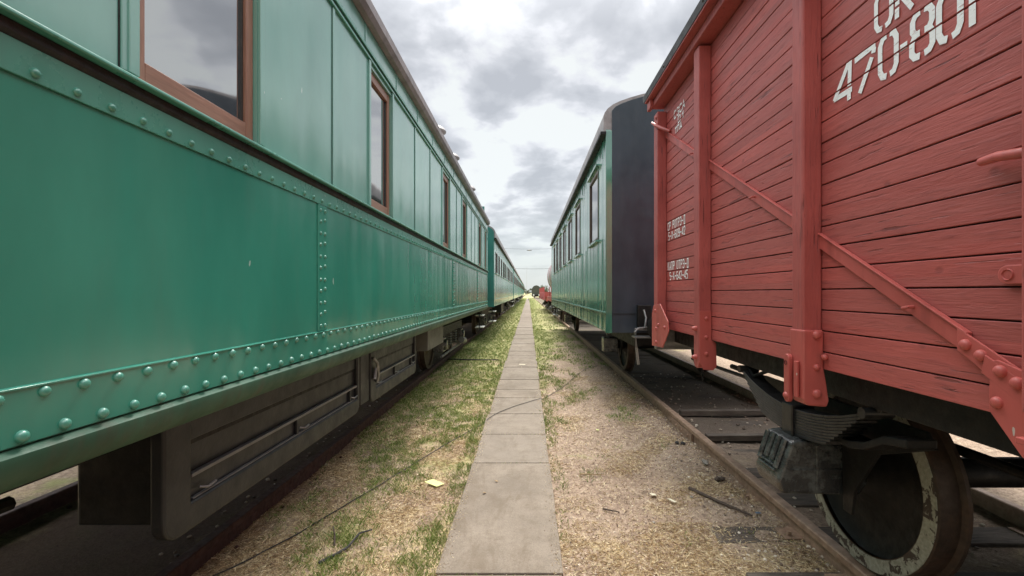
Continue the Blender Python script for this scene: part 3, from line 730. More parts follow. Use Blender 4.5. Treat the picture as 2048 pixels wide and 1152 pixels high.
# ================================================================== plainer coaches
def plain_coach(label, x0, y0, ln, hw, paint_, end_mat, zb, zm, zw0, zw1, zg, zt, wins, side, group, seams, corner=None, bogies=True, frame_mat='wood_dark', hood=False, pane_in=0.018):
    """x0 centre line; side = +1 the viewer sees its +x side"""
    r_ = root('passenger_coach', (x0, y0, TOP), label, 'railway coach', group)
    s = side; xs = x0 + s * hw; y1 = y0 + ln
    xa, xb = sorted((xs, xs - s * 0.07))
    b = nb(); walls(b, xa, xb, y0 + 0.01, y1 - 0.01, Zr(zb), Zr(zg), wins, Zr(zw0), Zr(zw1))
    part('side_wall', b, paint_, r_)
    fa, fb = sorted((x0 - s * hw, x0 - s * hw + s * 0.07)); b = nb(); box(b, fa, fb, y0 + 0.01, y1 - 0.01, Zr(zb), Zr(zg)); part('far_wall', b, paint_, r_)
    b = nb(); box(b, x0 - hw + 0.07, x0 + hw - 0.07, y0 + 0.05, y1 - 0.05, Zr(zb), Zr(zb) + 0.05); part('floor', b, 'black', r_)
    # cross section of roof
    def arch(hwid, drop=0.):
        half = [(1, 0), (1, .30), (.99, .38), (.965, .47), (.92, .56), (.86, .635), (.78, .71), (.68, .785), (.55, .86), (.4, .925), (.2, .98)]
        out_ = [(x0 + hwid * u, Zr(zg) + (zt - zg) * h) for u, h in half] + [(x0, Zr(zt))] + [(x0 - hwid * u, Zr(zg) + (zt - zg) * h) for u, h in half[::-1]]
        return [(x, z - drop) for x, z in out_]
    b = nb(); prism(b, arch(hw + 0.03, 0.0) + [(x0 - hw - 0.03, Zr(zg) - 0.03), (x0 + hw + 0.03, Zr(zg) - 0.03)], 'y', y0 + 0.012, y1 - 0.012)
    part('roof', b, 'roof', r_, smooth=True, angle=25)
    b = nb(); xa, xb = sorted((xs + s * 0.001, xs + s * 0.075)); box(b, xa, xb, y0 - 0.03, y1 + 0.03, Zr(zg) - 0.075, Zr(zg) - 0.035)
    part('gutter', b, 'black', r_, bevel=0.004)
    # end panels
    for (ye, d) in ((y0, -1), (y1, 1)):
        b = nb(); a_, c_ = sorted((ye + d * 0.0, ye - d * 0.045))
        ins = 0.081 if corner else 0.0
        pts = [(max(min(x, x0 + hw - ins), x0 - hw + ins), z) for x, z in arch(hw - 0.004, 0.035)]
        # outline: bottom edge up the sides then the arch
        pl = [(x0 + hw - ins, Zr(zb) - 0.015)] + pts + [(x0 - hw + ins, Zr(zb) - 0.015)]
        prism(b, pl, 'y', a_, c_); e_ = part('end_panel', b, end_mat, r_)
        b = nb(); a2, c2 = sorted((ye + d * 0.001, ye + d * 0.010)); box(b, x0 - hw + ins, x0 + hw - ins, a2, c2, Zr(zm) - 0.012, Zr(zm) + 0.004)
        part('end_moulding', b, end_mat, e_)
        if corner:
            for q in (-1, 1):
                b = nb(); xa, xb = sorted((x0 + q * (hw + 0.002), x0 + q * (hw - 0.0795))); box(b, xa, xb, min(ye + d * 0.004, ye - d * 0.05), max(ye + d * 0.004, ye - d * 0.05), Zr(zb) - 0.02, Zr(zg) - 0.02)
                part('corner_strip', b, corner, r_, bevel=0.003)
    # mouldings
    b = nb(); xa, xb = sorted((xs, xs + s * 0.022)); box(b, xa, xb, y0, y1, Zr(zm) - 0.014, Zr(zm) + 0.006)
    part('waist_moulding', b, paint_, r_, bevel=0.003)
    b = nb(); xa, xb = sorted((xs, xs + s * 0.006)); 
    for y in seams: box(b, xa, xb, y, y + 0.022, Zr(zm) + 0.01, Zr(zw0) - 0.03); box(b, xa, xb, y, y + 0.022, Zr(zw1) + 0.06, Zr(zg) - 0.08)
    box(b, xa, xb, y0, y1, Zr(zb), Zr(zb) + 0.03)
    part('panel_beading', b, paint_, r_)
    for a, c in wins:
        b = nb(); xo, xi = xs + s * 0.010, xs - s * 0.045
        xa, xb = sorted((xo, xi)); t = 0.038
        box(b, xa, xb, a + 0.001, a + t, Zr(zw0) + .001, Zr(zw1) - .001); box(b, xa, xb, c - t, c - 0.001, Zr(zw0) + .001, Zr(zw1) - .001)
        box(b, xa, xb, a + t, c - t, Zr(zw0) + .001, Zr(zw0) + t); box(b, xa, xb, a + t, c - t, Zr(zw1) - t, Zr(zw1) - .001)
        f = part('window', b, frame_mat, r_)
        b = nb(); xa, xb = sorted((xs - s * pane_in, xs - s * (pane_in + 0.008))); box(b, xa, xb, a + t - .004, c - t + .004, Zr(zw0) + t - .004, Zr(zw1) - t + .004)
        part('pane', b, 'glass', f)
        b = nb(); xa, xb = sorted((xs + s * 0.001, xs + s * 0.045)); box(b, xa, xb, a - 0.05, c + 0.05, Zr(zw0) - 0.03, Zr(zw0) - 0.002)
        part('sill', b, paint_, f)
        if hood:
            b = nb(); box(b, xa, xb, a - 0.06, c + 0.06, Zr(zw1) + 0.05, Zr(zw1) + 0.075); part('hood', b, paint_, f)
    b = nb(); box(b, x0 - 1.15, x0 - 1.05, y0 + 0.2, y1 - 0.2, Zr(zb) - 0.22, Zr(zb) - 0.016); box(b, x0 + 1.05, x0 + 1.15, y0 + 0.2, y1 - 0.2, Zr(zb) - 0.22, Zr(zb) - 0.016)
    for k in range(9): yk = y0 + 0.3 + (ln - 0.7) * k / 8; box(b, x0 - 1.049, x0 + 1.049, yk, yk + 0.1, Zr(zb) - 0.2, Zr(zb) - 0.016)
    part('underframe', b, 'black', r_)
    return r_
c2w = []
y = 15.65
for k in range(11): c2w.append((y, y + (0.62 if k % 3 else 0.95))); y += 1.62
def left_coach(label, y0, wins=True):
    cc = plain_coach(label, -2.70, y0, 18.3, 1.60, 'far_green', 'end_teal', -0.43, -0.20, 0.66, 1.37, 1.80, 2.38, [(a + y0 - 15.0, c + y0 - 15.0) for a, c in c2w], 1, 'coaches standing on the left track',
                     [y0 + 0.35 + 0.81 * k for k in range(22)])
    for q in (3.2, 15.1): bogie(cc, y0 + q, -2.70)
    for q in (0.55, 17.75): step_irons(cc, -1.08, y0 + q, 1)
    for q in (-1, 1): buffer(cc, -2.7 + q * 0.98, y0, TOP + 1.06, -1)
    b = nb(); box(b, -1.7, -1.25, y0 + 6.5, y0 + 8.2, Zr(-0.9), Zr(-0.446)); part('battery_box', b, 'box', cc, bevel=0.02)
    return cc
cL = left_coach('teal coach with a long row of small windows, just beyond the riveted coach', 15.0)
for k, lab in enumerate(('third green coach along the left track, behind the teal one with small windows', 'fourth green coach on the left track, small with distance',
                         'fifth green coach on the left track, far down beside the path', 'last far green coach of the left row, nearest the distant trees')):
    c = copy_tree(cL, (-2.70, 15.0 + 19.6 * (k + 1), TOP)); c['label'] = lab
# green coach with a black end on the right
rw = [(6.94, 7.90), (9.40, 10.30), (11.20, 12.15), (13.05, 13.95), (14.80, 15.62), (16.5, 17.35), (18.3, 19.15)]
RC = plain_coach('green coach with a plain black end wall and rounded roof, behind the red wagon', 2.61, 6.27, 14.85, 1.576, 'green_right', 'end_black', -0.515, -0.262, 0.785, 1.817, 2.183, 2.79, rw, -1,
                 'rolling stock on the right track', [6.55, 8.45, 9.0, 10.75, 11.6, 12.6, 13.5, 14.4, 15.3, 16.05, 16.9, 17.8, 18.7, 19.6, 20.4], corner='green_right', hood=True, pane_in=0.012)
b = nb()
for y in (9.4, 13.2, 17.0): box(b, 1.034 - 0.004, 1.034, y, y + 0.015, Zr(-0.50), Zr(-0.28))
part('skirt_joint', b, 'grime', RC)
def axle_set(parent, xc, yc, r=0.5, rim='wheel', sx=(1, -1), guard=True):
    for s in sx:
        wheel(parent, xc + s * 0.80, yc, s, rim, r)
    b = nb(); tube(b, [(xc - 1.05, yc, TOP + r), (xc + 1.05, yc, TOP + r)], 0.08, 14); part('axle', b, 'black', parent, smooth=True)
for y in (9.0, 18.4):
    axle_set(RC, 2.61, y, 0.5)
    for s in (-1, 1):
        x = 2.61 + s * 1.05
        b = nb(); box(b, x - 0.14, x + 0.14, y - 0.14, y + 0.14, TOP + 0.36, TOP + 0.64); part('axle_box', b, 'oily', RC, bevel=0.02)
        leaf_spring(RC, x, y, TOP + 0.78, 0.75, 0.12, 7)
        b = nb(); xg = x - s * 0.17
        prism(b, [(y - 0.62, Zr(-0.55)), (y - 0.20, TOP + 0.30), (y - 0.15, TOP + 0.30), (y - 0.15, TOP + 0.75), (y + 0.15, TOP + 0.75), (y + 0.15, TOP + 0.30), (y + 0.20, TOP + 0.30), (y + 0.62, Zr(-0.55))], 'x', xg - 0.012, xg + 0.012)
        part('axle_guard', b, 'black', RC)
for x in (1.63, 3.59): buffer(RC, x, 6.27, TOP + 1.06, -1)
b = nb(); tube(b, [(1.62, 6.10, Zr(-0.44)), (1.42, 6.10, Zr(-0.46)), (1.38, 6.09, Zr(-0.50)), (1.40, 6.10, Zr(-0.72)), (1.43, 6.12, Zr(-0.93))], 0.016, 8)
tube(b, [(1.50, 6.12, Zr(-0.22)), (1.52, 6.08, Zr(-0.32)), (1.50, 6.05, Zr(-0.45))], 0.013, 8); tube(b, [(1.38, 6.1, Zr(-0.47)), (1.95, 6.15, Zr(-0.49))], 0.016, 8)
part('handrail', b, 'steel', RC, smooth=True)
b = nb(); box(b, 1.36, 1.72, 6.02, 6.20, Zr(-0.58), Zr(-0.56)); part('step', b, 'steel', RC, bevel=0.003)
b = nb(); box(b, 1.44, 1.62, 6.19, 6.268, Zr(-0.46), Zr(-0.16)); part('lamp_bracket', b, 'black', RC, bevel=0.01)
b = nb(); box(b, 2.45, 2.77, 5.75, 6.27, TOP + 0.95, TOP + 1.2); tube(b, [(2.61, 5.76, TOP + 1.0), (2.61, 5.55, TOP + 0.95), (2.61, 5.5, TOP + 0.7)], 0.03, 8); part('coupling', b, 'black', RC, bevel=0.01)
step_irons(RC, 1.06, 20.3, -1); step_irons(RC, 1.06, 16.6, -1, n=1)

# ================================================================== red goods wagon
wy0, wy1 = -3.3, 4.62; PX = 1.325; OX = 1.235; WC = 2.61; FX = 2 * WC - PX
wag = root('goods_wagon', (WC, (wy0 + wy1) / 2, TOP), 'red plank sided goods wagon with white stencilled numbers, close on the right', 'goods wagon', 'rolling stock on the right track')
zz = [-0.345, -0.265] + [0.017 + PITCH * k for k in range(-2, 20)]
b = nb(); rs = random.Random(5)
for a, c in zip(zz, zz[1:]):
    g = 0.0028; j = rs.uniform(-0.0015, 0.0015)
    box(b, PX + j, PX + 0.03, wy0 + 0.01, wy1 - 0.005, Zr(a) + g, Zr(c) - g)
part('plank_wall', b, 'red', wag, bevel=0.0025)
b = nb(); box(b, PX + 0.012, PX + 0.026, wy0 + 0.02, wy1 - 0.02, Zr(-0.34), Zr(1.80)); part('wall_lining', b, 'groove', wag)
b = nb(); box(b, FX - 0.03, FX, wy0, wy1, Zr(-0.34), Zr(1.82)); part('far_wall', b, 'red', wag)
for ye in ((wy0, wy0 + 0.03), (wy1 - 0.0045, wy1 + 0.03)):
    b = nb(); box(b, PX + 0.032, FX - 0.032, ye[0], ye[1], Zr(-0.34), Zr(1.95)); part('end_wall', b, 'red', wag)
b = nb(); box(b, PX + 0.033, FX - 0.033, wy0 + 0.035, wy1 - 0.006, Zr(-0.345), Zr(-0.30)); part('floor', b, 'black', wag)
# posts
def bolt(parent, p, r, d, h=None, mat='red_metal'):
    b = nb(); dome(b, p, r, h or r * 0.75, d, 14); return part('bolt', b, mat, parent, smooth=True, angle=80)
b = nb(); box(b, OX, PX - 0.001, 2.118, 2.207, Zr(-0.20), Zr(1.80)); p3 = part('post', b, 'red_post', wag, bevel=0.009, seg=2)
b = nb(); rc = []
prism(b, [(OX - 0.006, Zr(-0.475)), (OX + 0.015, Zr(-0.505)), (PX + 0.012, Zr(-0.512)), (PX + 0.022, Zr(-0.485)), (PX + 0.010, Zr(-0.40)), (PX - 0.003, Zr(-0.33)), (PX - 0.003, Zr(-0.166)), (OX - 0.006, Zr(-0.166))], 'y', 2.104, 2.213)
sh = part('post_shoe', b, 'red_metal', p3, bevel=0.008)
for z, r in ((-0.188, 0.020), (-0.333, 0.015), (-0.452, 0.021)): bolt(p3, (1.290, 2.104, Zr(z)), r, (0, -1, 0))
b = nb(); prism(b, [(2.222, Zr(-0.285)), (2.29, Zr(-0.262)), (2.325, Zr(-0.30)), (2.315, Zr(-0.345)), (2.222, Zr(-0.42))], 'x', PX - 0.02, PX + 0.004); part('post_gusset', b, 'red_metal', p3, bevel=0.003)
bolt(p3, (PX - 0.02, 2.275, Zr(-0.305)), 0.013, (-1, 0, 0))
b = nb()
pl = [(2.200 + 0.021 * math.cos(R(a)) - 0.0, Zr(-0.305) + 0.021 * math.sin(R(a))) for a in range(0, 181, 30)] + [(2.200 + 0.021 * math.cos(R(a)), Zr(-0.488) + 0.021 * math.sin(R(a))) for a in range(180, 361, 30)]
prism(b, pl, 'x', OX - 0.030, OX - 0.008); hs = part('hasp', b, 'red_metal', p3, bevel=0.004)
bolt(p3, (OX - 0.030, 2.200, Zr(-0.478)), 0.016, (-1, 0, 0)); 
b = nb(); lathe(b, [(0, 0.010), (0.004, 0.010), (0.004, 0.001)], (OX - 0.0335, 2.200, Zr(-0.325)), 'x', 12, cap=False); part('hasp_hole', b, 'groove', p3)
b = nb(); tube(b, [(OX - 0.018, 2.135, Zr(-0.31)), (OX - 0.018, 2.135, Zr(-0.47))], 0.011, 10); part('hinge_pin', b, 'red_metal', p3, smooth=True)
bolt(p3, (PX - 0.012, 2.09, Zr(-0.285)), 0.014, (0, -1, 0), 0.02)
b = nb()
pts = [(3.405, Zr(1.795)), (3.405, Zr(-0.505)), (3.42, Zr(-0.54)), (3.46, Zr(-0.552)), (3.50, Zr(-0.54)), (3.515, Zr(-0.505)), (3.515, Zr(1.795))]
prism(b, pts, 'x', OX, PX - 0.001); p2 = part('post', b, 'red_post', wag, bevel=0.006)
b = nb(); prism(b, [(OX + 0.002, Zr(-0.50)), (OX + 0.03, Zr(-0.555)), (PX + 0.01, Zr(-0.56)), (PX + 0.035, Zr(-0.53)), (PX + 0.03, Zr(-0.36)), (PX - 0.003, Zr(-0.34)), (PX - 0.003, Zr(-0.13)), (OX + 0.002, Zr(-0.13))], 'y', 3.395, 3.404)
part('post_shoe', b, 'red_metal', p2, bevel=0.002)
for z in (-0.185, -0.32, -0.44): bolt(p2, (1.285, 3.395, Zr(z)), 0.015, (0, -1, 0))
for z in (-0.26, -0.47): bolt(p2, (OX, 3.46, Zr(z)), 0.018, (-1, 0, 0), 0.035)
b = nb(); box(b, OX, PX - 0.001, 4.50, 4.63, Zr(-0.46), Zr(1.74)); p1 = part('post', b, 'red_post', wag, bevel=0.006)
b = nb(); prism(b, [(4.60, Zr(-0.12)), (4.38, Zr(-0.10)), (4.13, Zr(-0.25)), (4.11, Zr(-0.34)), (4.30, Zr(-0.50)), (4.66, Zr(-0.52)), (4.66, Zr(-0.2))], 'x', OX - 0.012, OX - 0.002)
gs = part('corner_gusset', b, 'red_metal', p1, bevel=0.003)
for y, z in ((4.53, -0.17), (4.50, -0.34), (4.42, -0.30), (4.22, -0.31), (4.50, -0.47)): bolt(p1, (OX - 0.012, y, Zr(z)), 0.017, (-1, 0, 0))
bolt(p1, (OX, 4.53, Zr(1.69)), 0.02, (-1, 0, 0))
# door post and gear at the near edge of the picture
b = nb(); box(b, OX, PX - 0.001, 1.085, 1.180, Zr(-0.30), Zr(1.80)); p4 = part('post', b, 'red_post', wag, bevel=0.006)
b = nb(); box(b, OX, PX - 0.001, -0.75, -0.66, Zr(-0.30), Zr(1.80)); part('post', b, 'red_post', wag, bevel=0.006)
b = nb(); box(b, OX, PX - 0.001, -2.0, -1.91, Zr(-0.50), Zr(1.80)); part('post', b, 'red_post', wag, bevel=0.006)
b = nb(); box(b, OX, PX - 0.001, -3.3, -3.2, Zr(-0.50), Zr(1.80)); part('post', b, 'red_post', wag, bevel=0.006)
# diagonal brace
def brz(y): return 0.267 + 0.540 * (y - 2.126)
b = nb()
a0, a1 = 4.50, 1.40
prism(b, [(a0, Zr(brz(a0)) + .0), (a1, Zr(brz(a1))), (a1, Zr(brz(a1)) - 0.062), (a0, Zr(brz(a0)) - 0.062)], 'x', PX - 0.014, PX - 0.002)
br = part('brace', b, 'red_metal', wag, bevel=0.002)
# turned edge along the top of the brace
b = nb(); prism(b, [(a0, Zr(brz(a0)) + 0.008), (a1, Zr(brz(a1)) + 0.008), (a1, Zr(brz(a1)) + .001), (a0, Zr(brz(a0)) + .001)], 'x', PX - 0.022, PX - 0.002); part('brace_flange', b, 'red_metal', br, bevel=0.002)
for y in (1.60, 2.72, 3.75): 
    b = nb(); z_ = Zr(brz(y) - 0.03); tube(b, [(PX - 0.013, y, z_), (PX - 0.032, y, z_ - 0.001), (PX - 0.036, y + 0.022, z_ - 0.006)], 0.006, 8); part('nail', b, 'red_metal', br, smooth=True)
b = nb(); tube(b, [(OX - 0.02, 4.62, Zr(1.67)), (OX - 0.01, 4.50, Zr(1.60)), (PX - 0.012, 4.36, Zr(1.50))], [0.012, 0.018, 0.014], 8); part('hook', b, 'red_metal', br, smooth=True)
# lower joint plates with big rivets
b = nb(); prism(b, [(1.43, Zr(brz(1.43)) + 0.004), (1.15, Zr(brz(1.15)) + 0.004), (1.10, Zr(brz(1.10)) - 0.09), (1.43, Zr(brz(1.43)) - 0.064)], 'x', PX - 0.022, PX - 0.0145)
jp = part('joint_plate', b, 'red_metal', wag, bevel=0.002)
b = nb(); prism(b, [(1.315, Zr(-0.19)), (1.322, Zr(-0.26)), (1.322, Zr(-0.33)), (1.235, Zr(-0.43)), (1.13, Zr(-0.50)), (1.02, Zr(-0.52)), (0.90, Zr(-0.45)), (0.90, Zr(-0.25)), (1.08, Zr(-0.25)), (1.30, Zr(-0.185))], 'x', PX - 0.030, PX - 0.0225)
jp2 = part('joint_plate', b, 'red_metal', wag, bevel=0.002)
b = nb(); prism(b, [(1.335, Zr(-0.175)), (1.345, Zr(-0.228)), (1.04, Zr(-0.41)), (1.04, Zr(-0.335))], 'x', PX - 0.0305, PX - 0.0235)
part('joint_strap', b, 'red_metal', jp2, bevel=0.002)
for y in (1.400, 1.352, 1.288, 1.243, 1.19, 1.13): bolt(jp2, (PX - 0.0300 if y < 1.34 else PX - 0.0218, y, Zr(brz(y) - 0.029)), 0.0175, (-1, 0, 0), 0.016)
bolt(jp2, (PX - 0.030, 1.298, Zr(-0.302)), 0.0165, (-1, 0, 0), 0.014)
b = nb(); box(b, OX - 0.03, PX - 0.031, 0.95, 1.165, Zr(-0.372), Zr(-0.355)); tube(b, [(PX - 0.045, 1.13, Zr(-0.375)), (PX - 0.045, 1.13, Zr(-0.43))], 0.02, 10); part('door_runner', b, 'red_metal', wag, bevel=0.003)
# door latch bar and eye plate
b = nb(); tube(b, [(PX - 0.03, 1.345, Zr(0.375)), (PX - 0.045, 1.28, Zr(0.372)), (PX - 0.05, 1.20, Zr(0.360)), (PX - 0.05, 1.10, Zr(0.345))], [0.012, 0.014, 0.015, 0.015], 10); part('latch_bar', b, 'red_metal', wag, smooth=True)
b = nb(); cy_, cz_ = 1.285, Zr(0.050)
ol = [(cy_ + 0.026 * math.sin(R(a)), cz_ + 0.026 * math.cos(R(a))) for a in range(0, 181, 15)] + [(1.0, cz_ - 0.026), (1.0, cz_ + 0.026)]
prism(b, ol, 'x', PX - 0.018, PX - 0.004); ep = part('eye_plate', b, 'red_metal', wag, bevel=0.003)
b = nb(); lathe(b, [(-0.0185, 0.0165), (-0.022, 0.0145), (-0.0185, 0.0125)], (PX, cy_ - 0.004, cz_), 'x', 24, cap=False); lathe(b, [(-0.0183, 0.0125), (-0.019, 0.001)], (PX, cy_ - 0.004, cz_), 'x', 24, cap=False); part('eye_ring', b, 'red_metal', ep, smooth=True)
# wall plate and roof
b = nb(); box(b, OX - 0.02, PX + 0.03, wy0 - 0.02, wy1 + 0.03, Zr(1.815), Zr(1.875)); part('wall_plate', b, 'red_post', wag, bevel=0.005)
b = nb(); box(b, OX - 0.055, OX - 0.0205, wy1 - 0.05, wy1 + 0.06, Zr(1.80), Zr(1.90)); part('plate_cap', b, 'red_post', wag, bevel=0.006)
b = nb(); pts = []
for i in range(17):
    u = -1 + 2 * i / 16; pts.append((WC + u * (WC - 1.145), Zr(1.955) + 0.40 * (1 - u * u)))
prism(b, pts + [(WC + (WC - 1.155), Zr(1.90)), (WC, Zr(2.2)), (1.155, Zr(1.90))], 'y', wy0 - 0.06, wy1 + 0.10); part('roof', b, 'roof_dark', wag, smooth=True, angle=30)
b = nb(); box(b, 1.16, 1.24, wy0 - 0.03, wy1 + 0.07, Zr(1.885), Zr(1.900)); part('roof_edge_board', b, 'red_post', wag)
for y in (0.9, 2.0, 3.1, 4.0): bolt(wag, (1.152, y, Zr(1.93)), 0.013, (-1, 0, 0), mat='roof_dark')
# ---- lettering
GL = {  # strokes on a 0..1 x 0..1 cell, with stencil breaks
 '4': [[(0.80, 0), (0.80, 0.30)], [(0.82, 0.36), (0.86, 1.0)], [(0.80, 0.98), (0.03, 0.20)], [(0.0, 0.24), (0.95, 0.24)]],
 '7': [[(0.0, 0.90), (0.95, 0.96)], [(0.90, 0.90), (0.86, 0.78)], [(0.80, 0.70), (0.25, 0.0)]],
 '0': [[(0.42, 0.03), (0.2, 0.06), (0.08, 0.2), (0.08, 0.8), (0.22, 0.95), (0.42, 0.97)], [(0.60, 0.97), (0.8, 0.94), (0.92, 0.8), (0.92, 0.2), (0.8, 0.06), (0.60, 0.03)]],
 '8': [[(0.42, 0.03), (0.2, 0.05), (0.08, 0.15), (0.08, 0.38), (0.22, 0.52), (0.42, 0.52)], [(0.22, 0.52), (0.10, 0.64), (0.10, 0.84), (0.22, 0.95), (0.42, 0.97)], [(0.60, 0.97), (0.8, 0.94), (0.9, 0.84), (0.9, 0.64), (0.78, 0.52), (0.60, 0.52)], [(0.78, 0.52), (0.92, 0.38), (0.92, 0.15), (0.8, 0.05), (0.60, 0.03)]],
 '1': [[(0.75, 0), (0.75, 1.0)], [(0.3, 0.62), (0.55, 0.8)]], '-': [[(0.0, 0.46), (1.0, 0.46)]],
 'K': [[(0.12, 0), (0.12, 0.25)], [(0.12, 0.32), (0.12, 1)], [(0.35, 0.45), (0.95, 1)], [(0.35, 0.5), (0.95, 0)]],
 'A': [[(0.05, 0), (0.5, 1), (0.95, 0)], [(0.25, 0.35), (0.75, 0.35)]], 'P': [[(0.1, 0), (0.1, 0.97), (0.8, 0.97), (0.9, 0.75), (0.8, 0.5), (0.2, 0.5)]],
 'T': [[(0.0, 0.96), (1, 0.96)], [(0.5, 0.9), (0.5, 0)]], 'N': [[(0.08, 0), (0.08, 0.96), (0.92, 0.96), (0.92, 0)]],
 'C': [[(0.9, 0.8), (0.75, 0.96), (0.25, 0.96), (0.08, 0.8), (0.08, 0.2), (0.25, 0.04), (0.75, 0.04), (0.9, 0.2)]],
 'E': [[(0.1, 0.8), (0.25, 0.96), (0.75, 0.96), (0.92, 0.8), (0.92, 0.2), (0.75, 0.04), (0.25, 0.04), (0.1, 0.2)], [(0.4, 0.5), (0.85, 0.5)]],
 'D': [[(0.05, 0), (0.95, 0)], [(0.2, 0), (0.2, 0.96), (0.8, 0.96), (0.8, 0)]], '5': [[(0.9, 0.96), (0.12, 0.96), (0.12, 0.55), (0.75, 0.55), (0.9, 0.4), (0.9, 0.15), (0.75, 0.04), (0.1, 0.04)]],
 'X': [[(0.05, 0), (0.95, 1)], [(0.05, 1), (0.95, 0)]], '6': [[(0.9, 0.9), (0.25, 0.96), (0.08, 0.8), (0.08, 0.2), (0.25, 0.04), (0.75, 0.04), (0.9, 0.2), (0.9, 0.4), (0.75, 0.52), (0.12, 0.52)]],
 '9': [[(0.1, 0.1), (0.75, 0.04), (0.92, 0.2), (0.92, 0.8), (0.75, 0.96), (0.25, 0.96), (0.1, 0.8), (0.1, 0.6), (0.25, 0.48), (0.88, 0.48)]],
 '2': [[(0.1, 0.8), (0.25, 0.96), (0.75, 0.96), (0.9, 0.8), (0.9, 0.6), (0.1, 0.04), (0.95, 0.04)]], '.': [[(0.3, 0.02), (0.6, 0.02)]],
 'L': [[(0.05, 0), (0.4, 0.96), (0.9, 0.96), (0.9, 0)]],
}
def stroke_quads(b, pts, th, P):
    """fat polyline with mitred joints in 2-D, placed by P"""
    L_, R_ = [], []
    for i, p in enumerate(pts):
        a = Vector(pts[max(i - 1, 0)]); c = Vector(pts[min(i + 1, len(pts) - 1)]); p = Vector(p)
        d1 = (p - a).normalized() if i > 0 else (c - p).normalized(); d2 = (c - p).normalized() if i < len(pts) - 1 else d1
        n1 = Vector((-d1.y, d1.x)); n2 = Vector((-d2.y, d2.x)); n = (n1 + n2).normalized(); k = 1 / max(0.6, n.dot(n1))
        L_.append(p + n * th / 2 * k); R_.append(p - n * th / 2 * k)
    for i in range(len(pts) - 1):
        b.faces.new([b.verts.new(P(v)) for v in (L_[i], L_[i + 1], R_[i + 1], R_[i])])
LZ = [Zr(v) for v in zz]
def lettering(chars, th, name='lettering'):
    """chars: list of (char, y_left, y_right, z0, z1); left of the word lies farther along +y"""
    b = nb()
    oi = 0
    for ch, yl, yr, z0, z1 in chars:
        hgt = z1 - z0; wd = yl - yr
        for st in GL[ch]:
            pts = [(u * wd, v * hgt) for u, v in st]
            oi += 1; stroke_quads(b, pts, th, lambda v: (PX - 0.0028 - 0.00035 * (oi % 4), yl - v.x, z0 + v.y))
    # break the paint at every groove between planks
    for g in LZ:
        for dz in (-0.0035, 0.0035):
            bmesh.ops.bisect_plane(b, geom=b.verts[:] + b.edges[:] + b.faces[:], plane_co=(0, 0, g + dz), plane_no=(0, 0, 1))
    kill = [f for f in b.faces if any(abs(f.calc_center_median().z - g) < 0.0034 for g in LZ)]
    bmesh.ops.delete(b, geom=kill, context='FACES')
    o = part(name, b, 'letter', wag); m = o.modifiers.new('thick', 'SOLIDIFY'); m.thickness = 0.0001; m.offset = 0
    return o
z0, z1 = Zr(0.797), Zr(0.955)
lettering([('4', 2.035, 1.915, z0, z1), ('7', 1.905, 1.785, z0, z1), ('0', 1.775, 1.682, z0, z1), ('-', 1.672, 1.640, z0, z1), ('8', 1.628, 1.530, z0, z1), ('0', 1.520, 1.432, z0, z1), ('1', 1.445, 1.385, z0, z1)], 0.0225)
lettering([('0', 1.795, 1.705, Zr(0.985), Zr(1.13)), ('K', 1.695, 1.615, Zr(0.985), Zr(1.13))], 0.020)
def line(txt, ya, yb, z0, z1, th):
    n = len(txt); p = (ya - yb) / n
    lettering([(c, ya - i * p, ya - (i + 0.80) * p, z0, z1) for i, c in enumerate(txt) if c != ' '], th)
# plank rows behind these lines: one line of text to a plank
line('CP P0TPE-D', 4.46, 3.955, LZ[10] + 0.008, LZ[11] - 0.012, 0.0105)
line('5-X-609-42', 4.44, 3.955, LZ[9] + 0.010, LZ[10] - 0.012, 0.0105)
line('KANP 0TPE-D', 4.46, 3.87, LZ[6] + 0.008, LZ[7] - 0.010, 0.0105)
line('5-X-642-45', 4.40, 3.89, LZ[5] + 0.010, LZ[6] - 0.012, 0.0105)
line('CECA', 4.27, 3.96, Zr(1.575), Zr(1.645), 0.013); line('01', 4.16, 3.98, Zr(1.50), Zr(1.56), 0.014); line('TNA', 4.24, 4.04, Zr(1.425), Zr(1.485), 0.013)
# ---- running gear of the wagon
b = nb(); box(b, 1.42, 1.52, wy0 + 0.1, wy1 - 0.05, Zr(-0.475), Zr(-0.347)); box(b, 3.70, 3.80, wy0 + 0.1, wy1 - 0.05, Zr(-0.475), Zr(-0.347))
for y in (-3.0, -1.5, -0.2, 1.2, 3.4): box(b, 1.522, 3.698, y, y + 0.12, Zr(-0.46), Zr(-0.347))
tube(b, [(2.0, wy0, Zr(-0.75)), (2.0, wy1, Zr(-0.72))], 0.025, 8)
part('underframe', b, 'black', wag, bevel=0.004)
b = nb(); box(b, 1.245, 3.97, wy1 - 0.049, wy1 + 0.04, Zr(-0.55), Zr(-0.525)); box(b, 1.30, 3.92, wy1 - 0.048, wy1 + 0.035, Zr(-0.524), Zr(-0.35)); part('headstock', b, 'steel', wag, bevel=0.004)
for x in (1.63, 3.59): buffer(wag, x, wy1 + 0.04, TOP + 1.06, 1)
